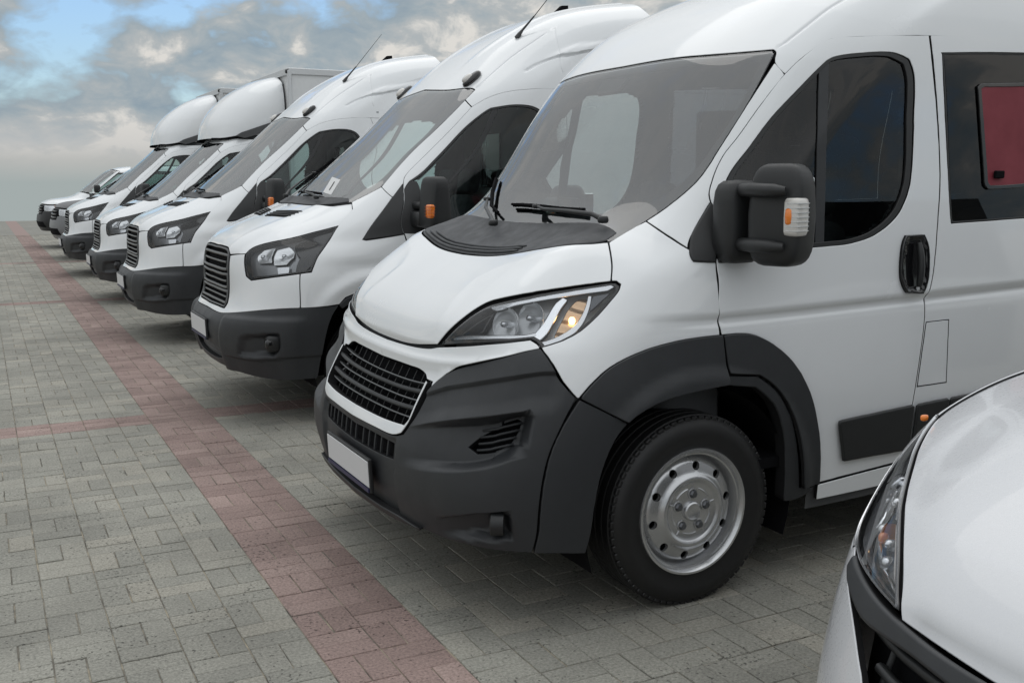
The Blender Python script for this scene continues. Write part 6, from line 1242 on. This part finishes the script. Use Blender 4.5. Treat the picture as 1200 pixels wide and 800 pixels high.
        an = MB(); an.tube([c, c + np.array([.02, 0, .03]), c + np.array([.04, -.0, .055])], [.022, .016, .010], 10); an.tube([c + np.array([.04, 0, .055]), c + np.array([.13, -.02, .16])], [.009, .006], 8); an.tube([c + np.array([.13, -.02, .16]), c + np.array([.40, -.08, .50])], [.0035, .002], 6)
        an.build('aerial', MT['plastic2'], rf, True, 50)
        f_ = P.surf(np.array([[.0, 3.86]]), 0)[0][0]; MB().prism([(f_[0] - .10, f_[2] - .03), (f_[0] + .05, f_[2] - .01), (f_[0] + .045, f_[2] + .055), (f_[0] - .01, f_[2] + .05)], -.02, .02, 1).build('fin_aerial', MT['black'], rf)
    else:
        ro = [(0, 2.645), (.479, 2.604), (.789, 2.626), (.834, 2.612), (.832, 2.51), (.939, 2.447), (1.02, 2.557), (1.16, 2.620), (1.419, 2.637), (1.852, 2.617), (1.95, 2.70), (1.2, 2.76), (.8, 2.75), (0, 2.75)]
        P.panel('roof', ro, W_, sym='both', res=.04, gap=.0015)
        mesh_obj('roof_lid', [(.82, -.7, 2.30), (.82, .7, 2.30), (1.5, .86, 2.32), (1.5, -.86, 2.32)], [(0, 1, 2, 3)], W_, root, False)
        FG_ = Surf([[(.64,0,2.30),(.66,.3,2.30),(.72,.55,2.30),(.86,.74,2.31),(1.1,.84,2.36),(1.4,.87,2.44),(1.69,.88,2.5)],
          [(.68,0,2.50),(.70,.3,2.50),(.77,.55,2.50),(.92,.74,2.50),(1.14,.84,2.52),(1.42,.88,2.55),(1.69,.89,2.58)],
          [(.84,0,2.76),(.86,.3,2.76),(.92,.53,2.75),(1.05,.71,2.74),(1.24,.82,2.74),(1.46,.87,2.74),(1.69,.885,2.74)],
          [(1.12,0,3.0),(1.13,.3,2.995),(1.17,.51,2.98),(1.26,.67,2.95),(1.38,.78,2.92),(1.52,.84,2.90),(1.69,.865,2.90)],
          [(1.42,0,3.16),(1.43,.3,3.15),(1.45,.50,3.13),(1.49,.64,3.09),(1.55,.74,3.05),(1.61,.80,3.03),(1.69,.82,3.02)],
          [(1.69,0,3.24),(1.69,.3,3.23),(1.69,.48,3.21),(1.69,.62,3.17),(1.69,.7,3.14),(1.69,.75,3.12),(1.69,.78,3.10)]])
        FP = Panels(FG_, root)
        fo = FP.panel('roof_deflector', [(0, 0), (FG_.s[-1], 0), (FG_.s[-1], FG_.t[-1]), (0, FG_.t[-1])], W_, sym='both', res=.05, gap=0, bev=.02, thick=.04)
        for sg in (-1, 1):
            b = MB(); b.prism([(.98, 2.33), (1.06, 2.38), (1.40, 2.50), (1.60, 2.57), (1.60, 2.46), (1.30, 2.36), (1.1, 2.30)], sg*.80, sg*.895, 1); b.build('deflector_bracket', MT['skirt'], fo)
            MB().tube([(.70, sg*.55, 2.29), (.86, sg*.74, 2.29), (1.1, sg*.85, 2.33), (1.4, sg*.885, 2.42)], .016, 8).build('deflector_seal', MT['black'], fo, True)
        bx_ = MB().box((4.1, 0, 2.12), (2.38, 1.10, 1.13), None, .012).build('cargo_box', MT['boxwhite'], root)
        for sg in (-1, 1):
            MB().box((4.1, sg*1.105, 3.24), (2.40, .022, .045), None, .006).build('box_rail', MT['alu'], bx_)
            MB().box((4.1, sg*1.105, 1.02), (2.40, .022, .05), None, .006).build('box_rail', MT['alu'], bx_)
            MB().box((1.712, sg*1.10, 2.13), (.03, .028, 1.12), None, .008).build('box_post', MT['alu'], bx_)
            MB().rbox((1.69, sg*1.08, 3.235), (.03, .03, .03), .6, 10).build('box_lamp', MT['plastic2'], bx_, True)
        MB().box((1.712, 0, 3.24), (.03, 1.08, .045), None, .006).build('box_rail', MT['alu'], bx_)
    # doors
    dwo = ccw(resample(T['doorwin'])); dwi = inset(dwo, .02)
    def door_d(st):
        return -.010*np.exp(-((st[:, 1] - .86)/.05)**2)*sst(st[:, 0], 1.45, 1.7)
    dr = P.panel('door', T['door'], W_, res=.03, gap=.0018, holes=[T['doorwin']], disp=door_d)
    P.panel('window_seal', dwo, MT['plastic2'], parent=dr, raw=True, off=-.003, holes=[dwi], gap=.001, res=.05, thick=.02)
    P.panel('window', dwi, MT['cabglass'], parent=dr, raw=True, off=-.01, gap=0, res=.06, skirt=False)
    P.panel('sail_panel', [(1.36, 1.106), (1.153, 1.463), (1.033, 1.615), (1.03, 1.70), (1.06, 1.70), (1.25, 1.52), (1.50, 1.20), (1.52, 1.075)], MT['plastic2'], parent=dr, off=.002, res=.03, gap=0, thick=.01, bev=.004)
    P.panel('window_divider', [(1.12, 2.445), (1.17, 2.445), (1.74, 1.065), (1.67, 1.065)], MT['plastic2'], parent=dr, off=-.006, res=.06, gap=0, thick=.01)
    P.panel('door_handle', [(2.30, .93), (2.44, .93), (2.44, .87), (2.30, .87)], MT['plastic2'], parent=dr, off=.012, res=.02, gap=0, thick=.02, bev=.01)
    if not box:
        so = [(1.852, 2.612), (2.118, 2.295), (2.508, 1.376), (2.508, .575), (2.5, .097), (5.39, .1), (5.39, 2.605), (3.0, 2.605)]
        sd = P.panel('body_side', so, W_, res=.05, gap=.0018, holes=[])
        P.panel('rub_strip', [(2.6, .34), (4.3, .34), (4.3, .20), (2.6, .20)], MT['plastic2'], parent=sd, off=.012, res=.06, gap=0, thick=.014, bev=.01)
    keepf = lambda p: (p[:, 0]**2 + (p[:, 2] - .40)**2 > .50**2) & (p[:, 0] < (1.75 if box else 9)) & ((p[:, 2] < 2.35) if box else True)
    P.shell('inner_body', MT['trim'], -.032, [T['windscreen'][:-1] + [(.4, 1.34), (-.1, 1.34), (-.1, 2.64)], [tuple(q) for q in dwi], [(-.1, .47), (.44, .47), (.44, .83), (-.1, .83)], LA], keepf, .03)
    ub = MB(); ub.box((2.0, 0, .36), (2.5, .66, .05)); ub.box((-.6, 0, .42), (.2, .74, .10)); ub.box((-.2, 0, .75), (.42, .58, .33)); ub.box((.9, 0, .56), (.75, .97, .03)); ub.box((1.52, 0, 1.35), (.02, .90, .85)) if box else ub.box((4.58, 0, 1.6), (.02, .93, 1.15))
    ub.build('underbody', MT['black'], root)
    for sg in (-1, 1):
        b = MB(); a = np.linspace(-.35, np.pi + .35, 22); k = len(a)
        b.add([(.47*math.cos(q), sg*yy, .40 + .47*math.sin(q)) for yy in (.98, .55) for q in a], [(i, i+1, k+i+1, k+i) for i in range(k-1)]); b.add([(.47*math.cos(q), sg*.55, .40 + .47*math.sin(q)) for q in a], [tuple(range(k))])
        b.build('wheel_liner', MT['black'], root, True)
        make_wheel(root, 0.0, sg, .985, .35); make_wheel(root, 3.55, sg, .985, .35)
    # cowl, wipers, mirrors
    P.panel('cowl', [(0, 1.328), (.399, 1.327), (.598, 1.357), (.75, 1.415), (.70, 1.45), (.45, 1.44), (0, 1.44)], MT['cowl'], sym='both', off=.003, res=.03, gap=.003, thick=.03, bev=.005)
    wiper(P, root, [(.40, 1.375, .035), (.30, 1.40, .045), (.12, 1.42, .04), (.0, 1.45, .03)], [(.33, 1.45, .02), (.15, 1.46, .02), (-.05, 1.465, .022), (-.18, 1.46, .02)])
    wiper(P, root, [(-.30, 1.37, .04), (-.42, 1.44, .045), (-.55, 1.58, .04), (-.60, 1.70, .03)], [(-.50, 1.50, .02), (-.60, 1.68, .022), (-.68, 1.90, .02)])
    for sg in (-1, 1):
        q = Matrix.Rotation(-sg*.25, 3, 'Z')
        def tp(p): return np.array([p[0]*(1 - .2*p[2]/.19), p[1]*(1 - .10*max(0, p[2]/.19)), p[2]])
        hd = MB().rbox((.33, sg*1.155, 1.44), (.078, .088, .170), .35, 22, tp, q).build('mirror', MT['plastic2'], root, True)
        ft = MB(); ft.rbox((.30, sg*1.02, 1.33), (.08, .10, .055), .5, 16); ft.rbox((.30, sg*1.02, 1.42), (.06, .09, .025), .5, 12); ft.build('mirror_foot', MT['plastic2'], hd, True)
        if not box:
            am = MB().rbox((.275, sg*1.222, 1.385), (.030, .030, .046), .35, 14, None, q).build('side_indicator', MT['amber'], hd, True)
            for k in range(4): MB().box((.274, sg*1.223, 1.355 + k*.020), (.031, .031, .0015), q).build('lens_rib', MT['amberdark'], am)
        MB().box((.385, sg*1.145, 1.45), (.006, .055, .11), q, .003).build('mirror_glass', MT['chrome'], hd)
    # cabin
    db = MB(); db.rbox((.12, 0, 1.26), (.30, .86, .13), .3, 20); db.box((.15, 0, .95), (.16, .84, .28), None, .04); db.build('dashboard', MT['trim'], root, True, 50)
    steering(root, .52, -.45, 1.34, .2)
    for (sx, sy) in ((.85, -.47), (.85, .22), (.85, .62)): seat(root, sx, sy, .70, MT['seat'], .44 if sy < 0 else .38, .2, .64)
    bk = MB().box((1.50, 0, 1.45), (.012, .88, .85)); bk.build('bulkhead', MT['panelgrey'], root)
    MB().box((1.48, .35, 1.75), (.006, .18, .22), None, .01).build('bulkhead_window', MT['cabglass'], root)
MT['grilleframe'] = simple('grille_frame_grey', (.045, .047, .05), .35)
MT['slatbar'] = simple('grille_bar_grey', (.105, .108, .11), .32, metal=.4)
MT['amberdark'] = simple('amber_rib', (.5, .09, .01), .3)
GRP = 'white vans parked in a row'
v2 = empty('panel_van', (2.33, 7.36, 0), 'white high-roof panel van with a paper on its dashboard, right behind the nearest van', 'van', GRP)
make_van(v2, False)
v3 = copy_tree(v2); v3.location = (2.245, 11.1, 0); v3['label'] = 'white high-roof panel van with roof aerial, standing before the first box van'
v4 = empty('box_van', (2.21, 14.85, 0), 'larger looking white box van with rounded roof deflector, nearer of the two', 'van', GRP)
make_van(v4, True); v4.scale = (.94, .94, .94)
v5 = copy_tree(v4); v5.location = (2.17, 19.2, 0); v5.scale = (.965, .965, .965); v5['label'] = 'farther white box van with rounded roof deflector, beside the pickups'
# sheet of paper on the dash of the first panel van
pm = MB(); rot = Matrix.Rotation(-.72, 3, 'Y') @ Matrix.Rotation(.25, 3, 'X')
SP = Surf(transit_grid()); c_ = SP.ev(.47, 1.475)[0]; n_ = -SP.nrm(.47, 1.475)[0]
c0 = np.array([c_[0] + 2.33, 7.36 - c_[1], c_[2]]) + np.array([n_[0], -n_[1], n_[2]])*.012
pp = mesh_obj('paper_sheet', [(-.08, -.045, 0), (.08, -.045, .0), (.08, .045, .004), (-.08, .045, 0), (-.08, -.045, .0015), (.08, -.045, .0015), (.08, .045, .0055), (-.08, .045, .0015)], [(3, 2, 1, 0), (4, 5, 6, 7), (0, 1, 5, 4), (1, 2, 6, 5), (2, 3, 7, 6), (3, 0, 4, 7)], MT['paper'], None, False)
ez = Vector((-.62, -.55, .55)).normalized(); ex = Vector((.42, 0, .9)).normalized(); ey = ez.cross(ex).normalized(); ex = ey.cross(ez)   # leans up against the wiper
Mw = Matrix((ex, ey, ez)).transposed().to_4x4(); Mw.translation = Vector(c0) + Vector((-.02, 0, .045)); pp.matrix_world = Mw @ Matrix.Scale(.8, 4)
tag(pp, 'white printed sheet of paper lying against a windscreen', 'paper')
MB().box((.0, -.005, .0045), (.045, .004, .001)).build('dark_print', MT['ink'], pp)

def car_grid():
    return [
     [(.02,0,.25),(.03,.25,.25),(.09,.48,.25),(.22,.70,.25),(.41,.87,.25),(.60,.98,.25),(.9,1.0,.25),(1.6,.99,.25),(3.6,.97,.25)],
     [(-.02,0,.45),(-.01,.25,.45),(.05,.48,.45),(.18,.69,.45),(.38,.855,.45),(.58,.955,.45),(.9,.98,.45),(1.6,.98,.45),(3.6,.96,.45)],
     [(0,0,.65),(.01,.25,.65),(.06,.48,.65),(.18,.68,.65),(.37,.83,.65),(.57,.925,.65),(.9,.955,.65),(1.6,.96,.65),(3.6,.95,.65)],
     [(.06,0,.79),(.065,.25,.79),(.11,.47,.79),(.21,.66,.795),(.365,.80,.80),(.56,.895,.82),(.9,.94,.85),(1.6,.945,.87),(3.6,.935,.88)],
     [(.10,0,.86),(.105,.25,.86),(.145,.47,.86),(.25,.655,.868),(.405,.795,.895),(.60,.885,.955),(.92,.925,.98),(1.6,.935,1.01),(3.6,.93,1.02)],
     [(.22,0,.965),(.225,.25,.963),(.265,.47,.96),(.365,.655,.965),(.52,.79,1.0),(.70,.875,1.05),(1.0,.91,1.09),(1.6,.925,1.11),(3.6,.92,1.12)],
     [(.55,0,1.085),(.555,.25,1.083),(.575,.46,1.08),(.64,.64,1.075),(.74,.77,1.09),(.88,.855,1.11),(1.12,.885,1.14),(1.65,.90,1.16),(3.6,.90,1.18)],
     [(1.0,0,1.17),(1.0,.25,1.168),(1.02,.44,1.16),(1.07,.6,1.155),(1.15,.73,1.15),(1.26,.81,1.155),(1.42,.85,1.17),(1.75,.87,1.20),(3.6,.87,1.22)],
     [(1.5,0,1.23),(1.5,.25,1.228),(1.51,.44,1.22),(1.53,.6,1.215),(1.57,.72,1.21),(1.63,.79,1.212),(1.72,.83,1.22),(1.95,.85,1.24),(3.6,.85,1.26)],
    ]

CST={
'lamp':[(1.012,0.797),(1.014,0.716),(0.981,0.694),(0.91,0.662),(0.846,0.631),(0.718,0.642),(0.62,0.646),(0.522,0.647),(0.471,0.645),(0.533,0.72),(0.609,0.774),(0.779,0.836)],
'bonnet':[(0.461,0.632),(0.489,0.685),(0.53,0.722),(0.606,0.776),(0.775,0.838),(0.996,0.809),(1.044,0.81),(1.102,0.856),(1.136,0.901),(1.223,0.893),(1.195,1.054)],
'bfront':[(0.46,0.631),(0.36,0.629),(0.279,0.624),(0.253,0.622)],
'stripU':[(0.718,0.64),(0.623,0.635),(0.532,0.631),(0.465,0.629),(0.359,0.627),(0.282,0.623)],
'stripL':[(0.724,0.601),(0.628,0.58),(0.547,0.568),(0.475,0.577),(0.406,0.582),(0.34,0.577)],
'white':[(0.773,0.638),(0.788,0.545),(0.695,0.521),(0.63,0.488),(0.554,0.44),(0.486,0.478),(0.514,0.498),(0.597,0.552),(0.702,0.597),(0.724,0.637)],
'outer':[(0.718,0.51),(0.692,0.456),(0.711,0.387),(0.706,0.351)],
'amber':[(1.043,0.784)],
}

# ------------------------------------------------------------------ the car in the near corner
CV = empty('white_car', (1.2, .68, 0), 'white car bonnet and clear headlamp in the near right corner, closest to the viewer', 'car')
CS = Surf(car_grid()); CP = Panels(CS, CV); T = CST; W_ = MT['whitedew']
# surface side "near" of the factory is -Y; the far (+Y) side faces the camera here, both sides are built
BEDGE = [(.461, .632), (.50, .69), (.56, .735), (.66, .785), (.80, .822), (.93, .828), (1.03, .822), (1.09, .86), (1.13, .91), (1.165, .97), (1.20, 1.04)]
bo = [(0, .632)] + T['bfront'][::-1] + BEDGE[1:] + [(1.26, 1.12), (1.28, 1.3), (1.2, 1.6), (1.0, 1.86), (0, 1.86)]
def cb_d(st):
    d = st[:, 0] - np.interp(st[:, 1], [.63, .75, .9, 1.2, 1.8], [.40, .45, .62, .78, .80])
    return -.007*sst(d, -.05, .16) - .010*(1 - sst(st[:, 1], .635, .69))*(1 - sst(st[:, 0], .40, .48))
CP.panel('bonnet', bo, W_, sym='both', res=.022, step=.012, gap=.003, disp=cb_d)
LA = [(.471, .645), (.52, .647), (.62, .646), (.718, .642), (.82, .628), (.92, .632), (1.01, .66), (1.08, .70), (1.11, .75), (1.09, .80), (1.04, .815), (.93, .821), (.80, .815), (.66, .778), (.56, .728), (.505, .682)]; hl = CP.panel('headlamp', LA, MT['lampbright'], off=-.07, res=.02, gap=.002, skirt=False)
L2 = inset(ccw(resample(LA)), .002); k = len(L2); A, _ = CP.surf(L2, .001); B, _ = CP.surf(L2, -.07)
for sg, pr in zip((-1, 1), hl):
    b = MB(); b.add(np.concatenate([A, B])*[1, sg, 1], [(i, (i+1) % k, k + (i+1) % k, k + i) for i in range(k)]); b.build('lamp_surround', MT['satin'], pr, True)
CP.panel('lamp_seal', L2, MT['gloss_black'], parent=hl, raw=True, off=-.004, holes=[inset(ccw(resample(LA)), .007)], gap=0, res=.04, thick=.01)
CP.panel('lens', inset(ccw(resample(LA)), .004), MT['lens'], parent=hl, raw=True, off=-.002, gap=0, res=.02, skirt=False)
CP.panel('reflector_wall', [(.52, .68), (.58, .735), (.67, .778), (.80, .808), (.93, .813), (1.02, .806), (1.0, .77), (.90, .755), (.78, .755), (.66, .735), (.56, .68)], MT['clearlens'], parent=hl, off=-.03, res=.012, gap=0, thick=.012, bev=.003)
CP.panel('chrome_band', [(.53, .652), (.62, .650), (.72, .647), (.80, .648), (.80, .668), (.74, .678), (.66, .672), (.58, .668)], MT['chrome'], parent=hl, off=-.03, res=.01, gap=0, thick=.012, bev=.006)
CP.panel('chrome_band', [(.84, .66), (.90, .69), (.96, .735), (.98, .76), (.96, .765), (.90, .72), (.84, .69)], MT['chrome'], parent=hl, off=-.03, res=.01, gap=0, thick=.012, bev=.006)
for st_, r_ in (((.70, .71), .050), ((.84, .735), .052)):
    bowl(CP, st_, r_, -.04, MT['chrome'], hl, 'reflector', dep=.035)
for sg, pr in zip((-1, 1), hl):
    for st_ in ((.64, .69), (.77, .70), (.90, .745)):
        c = CP.surf(np.array([st_]), -.035)[0][0]*[1, sg, 1]; MB().rbox(c, (.014, .014, .014), .7, 10).build('lamp_boss', MT['satin'], pr, True)
    c = CP.surf(np.array([[.735, .70]]), -.032)[0][0]*[1, sg, 1]; MB().rbox(c, (.010, .010, .012), .8, 10).build('bulb', MT['amber'], pr, True)
su, sl = T['stripU'], T['stripL']
CP.panel('bumper_strip', su[:4] + [(.36, .62), (.28, .616), (0, .61), (0, .57), (.27, .57)] + sl[::-1], MT['plastic'], sym='both', off=.008, res=.015, gap=.001, thick=.04, bev=.008)
g_o = [(0, .572), (.27, .572)] + sl[:0:-1] + [(.62, .56), (.52, .495), (.486, .475), (.44, .40), (.40, .2), (0, .2)]
CP.panel('grille_backing', [(0, .60), (.70, .60), (.64, .50), (.52, .42), (.46, .15), (0, .15)], MT['black'], sym='both', off=-.07, res=.04, gap=0, skirt=False)
for k in range(4):
    tt = .545 - .055*k; ss = np.linspace(-.56 + .05*k, .56 - .05*k, 21); p, _ = CP.surf(np.stack([np.abs(ss), tt + .03*np.abs(ss)], 1), -.035); p[:, 1] *= np.sign(ss)
    MB().tube(p, .010, 8).build('grille_bar', MT['plastic2'], CV, True, 60)
for sg in (-1, 1):
    for k in range(4):
        tt = np.linspace(.40, .56, 6); p, _ = CP.surf(np.stack([.12 + .13*k + 0*tt, tt], 1), -.05); p[:, 1] *= sg; MB().tube(p, .006, 6).build('grille_upright', MT['plastic2'], CV, True, 60)
wo = [(.770, .636), (.724, .628), (.712, .594), (.60, .550), (.517, .498), (.489, .477), (.445, .40), (.405, .2), (.40, .02), (1.0, .02), (1.22, .02), (1.16, .30), (1.08, .50), (.98, .59), (.88, .604), (.80, .612)]
CP.panel('front_bumper', wo, W_, res=.02, gap=.002, step=.012)
CP.panel('bumper_middle', [(0, .2), (.40, .2), (.40, .02), (0, .02)], MT['plastic'], sym='both', res=.03, gap=.002)
CP.panel('wing', [(.775, .632), (.82, .622), (.92, .626), (1.012, .654), (1.084, .694), (1.116, .75), (1.095, .805), (1.05, .822), (1.10, .862), (1.14, .912), (1.175, .97), (1.21, 1.04), (1.27, 1.12), (1.7, 1.12), (1.86, .9), (1.86, .6), (1.72, .52), (1.55, .545), (1.38, .50), (1.26, .36), (1.20, .16), (1.18, .30), (1.09, .505), (.985, .595), (.88, .606)], W_, res=.025, gap=.002)
CP.panel('side_panel', [(1.71, 1.125), (2.2, 1.2), (3.85, 1.2), (3.85, .1), (2.0, .1), (1.94, .35), (1.86, .52), (1.86, .9)], W_, res=.06, gap=.002)
for sg in (-1, 1):
    c = CP.surf(np.array([[1.06, .785]]), .004)[0][0]*[1, sg, 1]; MB().rbox(c + np.array([-.004, sg*.004, .006]), (.010, .005, .007), .5, 12).build('side_indicator', MT['amber'], CV, True)
    make_wheel(CV, .92, sg, .94, .32); make_wheel(CV, 3.5, sg, .94, .32)
CP.shell('inner_body', MT['black'], -.09, [LA, [(-.1, .18), (.7, .18), (.7, .62), (-.1, .62)]], lambda p: (p[:, 0] - .92)**2 + (p[:, 2] - .32)**2 > .40**2, .05)
gh = MB(); gh.prism([(1.5, 1.22), (2.25, 1.72), (2.6, 1.80), (4.5, 1.80), (4.75, 1.2)], -.70, .70, 1); gh.build('cabin', MT['darkcab'], CV)
MB().box((2.7, 0, .6), (2.0, .80, .25)).build('underbody', MT['black'], CV)
# ------------------------------------------------------------------ pickups at the far end of the row
def pickup_grid():
    return [
     [(-.86,0,.42),(-.85,.3,.42),(-.82,.55,.42),(-.73,.75,.42),(-.58,.87,.42),(-.36,.915,.42),(.2,.92,.42),(1.3,.92,.44),(4.3,.92,.46)],
     [(-.94,0,.62),(-.93,.3,.62),(-.89,.55,.62),(-.79,.76,.62),(-.61,.885,.62),(-.37,.92,.62),(.2,.93,.63),(1.3,.93,.65),(4.3,.93,.67)],
     [(-.91,0,.85),(-.90,.3,.85),(-.86,.55,.85),(-.76,.75,.85),(-.60,.87,.86),(-.36,.91,.87),(.2,.925,.88),(1.3,.925,.9),(4.3,.925,.92)],
     [(-.86,0,1.06),(-.85,.3,1.06),(-.81,.53,1.055),(-.71,.71,1.04),(-.55,.83,1.02),(-.32,.89,1.01),(.2,.91,1.02),(1.3,.91,1.04),(4.3,.91,1.06)],
     [(-.62,0,1.17),(-.61,.3,1.17),(-.57,.53,1.16),(-.49,.69,1.14),(-.36,.80,1.11),(-.15,.87,1.09),(.25,.895,1.09),(1.3,.895,1.11),(4.3,.895,1.13)],
     [(-.10,0,1.26),(-.09,.3,1.26),(-.06,.52,1.25),(0,.67,1.23),(.08,.78,1.20),(.22,.85,1.18),(.45,.88,1.17),(1.3,.88,1.18),(4.3,.88,1.2)],
     [(0.04,0,1.35),(0.05,.3,1.35),(0.08,.5,1.34),(0.12,.64,1.33),(0.18,.745,1.31),(0.28,.81,1.29),(0.47,.845,1.27),(1.12,.85,1.27),(4.3,.85,1.27)],
     [(0.44,0,1.67),(0.45,.3,1.67),(0.47,.48,1.665),(0.5,.60,1.655),(0.56,.68,1.645),(0.65,.745,1.63),(0.8,.785,1.62),(1.32,.795,1.62),(2.5,.79,1.62)],
     [(0.78,0,1.89),(0.79,.28,1.89),(0.8,.44,1.88),(0.82,.55,1.87),(0.87,.62,1.855),(0.95,.68,1.84),(1.08,.72,1.83),(1.52,.73,1.83),(2.5,.73,1.83)],
     [(1.22,0,1.97),(1.22,.25,1.965),(1.22,.38,1.96),(1.22,.48,1.95),(1.24,.55,1.94),(1.29,.60,1.93),(1.38,.63,1.92),(1.67,.64,1.92),(2.5,.64,1.92)],
    ]
def make_pickup(root, bon_m, amber, bump_m):
    S = Surf(pickup_grid()); P = Panels(S, root); W_ = MT['white']
    def cr(*q): return [(float(np.interp(a, range(len(S.s)), S.s)), float(np.interp(b, range(len(S.t)), S.t))) for a, b in q]
    P.panel('bonnet', cr((0, 3.05), (2.2, 3.05), (3.2, 3.1), (4.4, 3.5), (4.9, 4.2), (4.9, 5.2), (4.3, 5.9), (2, 5.9), (0, 5.9)), bon_m, sym='both', res=.06, gap=.004)
    gr = P.panel('grille', cr((0, 2.9), (2.0, 2.9), (2.2, 2.2), (2.0, 1.9), (0, 1.9)), MT['black'], sym='both', off=-.01, res=.06, gap=.004)
    for k in range(3):
        ss = np.linspace(-S.s[2]*.95, S.s[2]*.95, 13); t_ = np.interp(2.05 + .3*k, range(len(S.t)), S.t); p, _ = P.surf(np.stack([np.abs(ss), 0*ss + t_], 1), .0); p[:, 1] *= np.sign(ss + 1e-9)
        MB().tube(p, .016, 6).build('grille_slat', MT['slatbar'], gr, True)
    hl = P.panel('headlamp', cr((2.1, 2.95), (3.3, 3.0), (4.6, 3.3), (4.7, 2.6), (4.2, 2.3), (2.3, 2.25)), MT['chromelamp'], off=-.02, res=.05, gap=.004)
    P.panel('lens', cr((2.15, 2.9), (3.3, 2.95), (4.55, 3.2), (4.6, 2.65), (4.15, 2.35), (2.4, 2.3)), MT['lens'], parent=hl, off=.004, res=.08, gap=0, skirt=False)
    if amber: P.panel('indicator', cr((3.7, 3.05), (4.55, 3.25), (4.6, 2.8), (3.9, 2.7)), MT['amber'], parent=hl, off=-.004, res=.05, gap=0)
    P.panel('front_bumper', cr((0, 1.85), (2.1, 1.85), (2.3, 2.2), (4.2, 2.2), (5.0, 2.1), (5.1, .8), (5.0, 0), (0, 0)), bump_m, sym='both', off=.025, res=.06, gap=.004, thick=.04, bev=.015)
    P.panel('lower_intake', cr((0, 1.1), (2.6, 1.1), (2.9, .5), (0, .5)), MT['black'], sym='both', off=.03, res=.08, gap=0, thick=.01)
    P.panel('wing', cr((4.75, 2.6), (4.65, 3.3), (4.95, 4.2), (4.95, 5.2), (5.2, 6.0), (6.1, 5.9), (6.3, 3.5), (6.4, 2.6), (6.05, 2.4), (5.6, 2.3), (5.2, 2.0), (5.0, 2.15)), W_, res=.06, gap=.003)
    P.panel('side_panel', cr((6.1, 5.95), (6.35, 3.5), (6.45, 2.5), (6.6, 1.6), (6.7, .1), (8, .1), (8, 6), (7, 6)), W_, res=.1, gap=.003)
    P.panel('windscreen', cr((0, 8), (4.2, 8), (4.45, 7), (4.5, 6.05), (0, 6.0)), MT['screen2'], sym='both', res=.08, gap=.004, skirt=False)
    P.panel('a_pillar', cr((4.25, 8), (4.5, 7), (4.55, 6.05), (5.2, 6.05), (5.1, 7), (4.9, 8)), W_, res=.06, gap=.002)
    P.panel('side_window', cr((5.2, 6.08), (5.15, 7), (5.1, 7.8), (7.9, 7.8), (7.9, 6.08)), MT['cabglass'], res=.1, gap=.006, skirt=False)
    P.panel('roof', cr((0, 8.05), (4.25, 8.05), (4.9, 8.02), (5.05, 7.85), (8, 7.85), (8, 9), (0, 9)), W_, sym='both', res=.08, gap=.002)
    mesh_obj('roof_lid', [(1.2, -.65, 1.93), (1.2, .65, 1.93), (2.5, .65, 1.93), (2.5, -.65, 1.93)], [(0, 1, 2, 3)], W_, root, False)
    P.shell('inner_body', MT['trim'], -.03, [cr((-.1, 8), (4.2, 8), (4.45, 7), (4.5, 6.05), (-.1, 6.0)), cr((5.2, 6.08), (5.15, 7), (5.1, 7.8), (7.9, 7.8), (7.9, 6.08))], lambda p: (p[:, 0]**2 + (p[:, 2] - .38)**2 > .44**2), .07)
    MB().box((1.8, 0, .55), (2.3, .75, .12)).build('underbody', MT['black'], root)
    for sg in (-1, 1):
        make_wheel(root, 0, sg, .90, .37); make_wheel(root, 3.1, sg, .90, .37)
        MB().rbox((.36, sg*1.0, 1.42), (.07, .10, .095), .4, 16).build('mirror', MT['plastic2'], root, True)
        seat(root, 1.0, sg*.38, .60, MT['seat'], .44, .2, .55)
v6 = empty('pickup_truck', (2.25, 23.4, 0), 'pickup with dark grey bonnet, mostly hidden behind the farthest box van', 'pickup', 'pickups at the end of the row')
make_pickup(v6, MT['greybonnet'], False, MT['bumpgrey'])
v7 = empty('pickup_truck', (2.2, 27.6, 0), 'white pickup with amber indicator and black bumper, last in the row', 'pickup', 'pickups at the end of the row')
make_pickup(v7, MT['white'], True, MT['plastic2'])
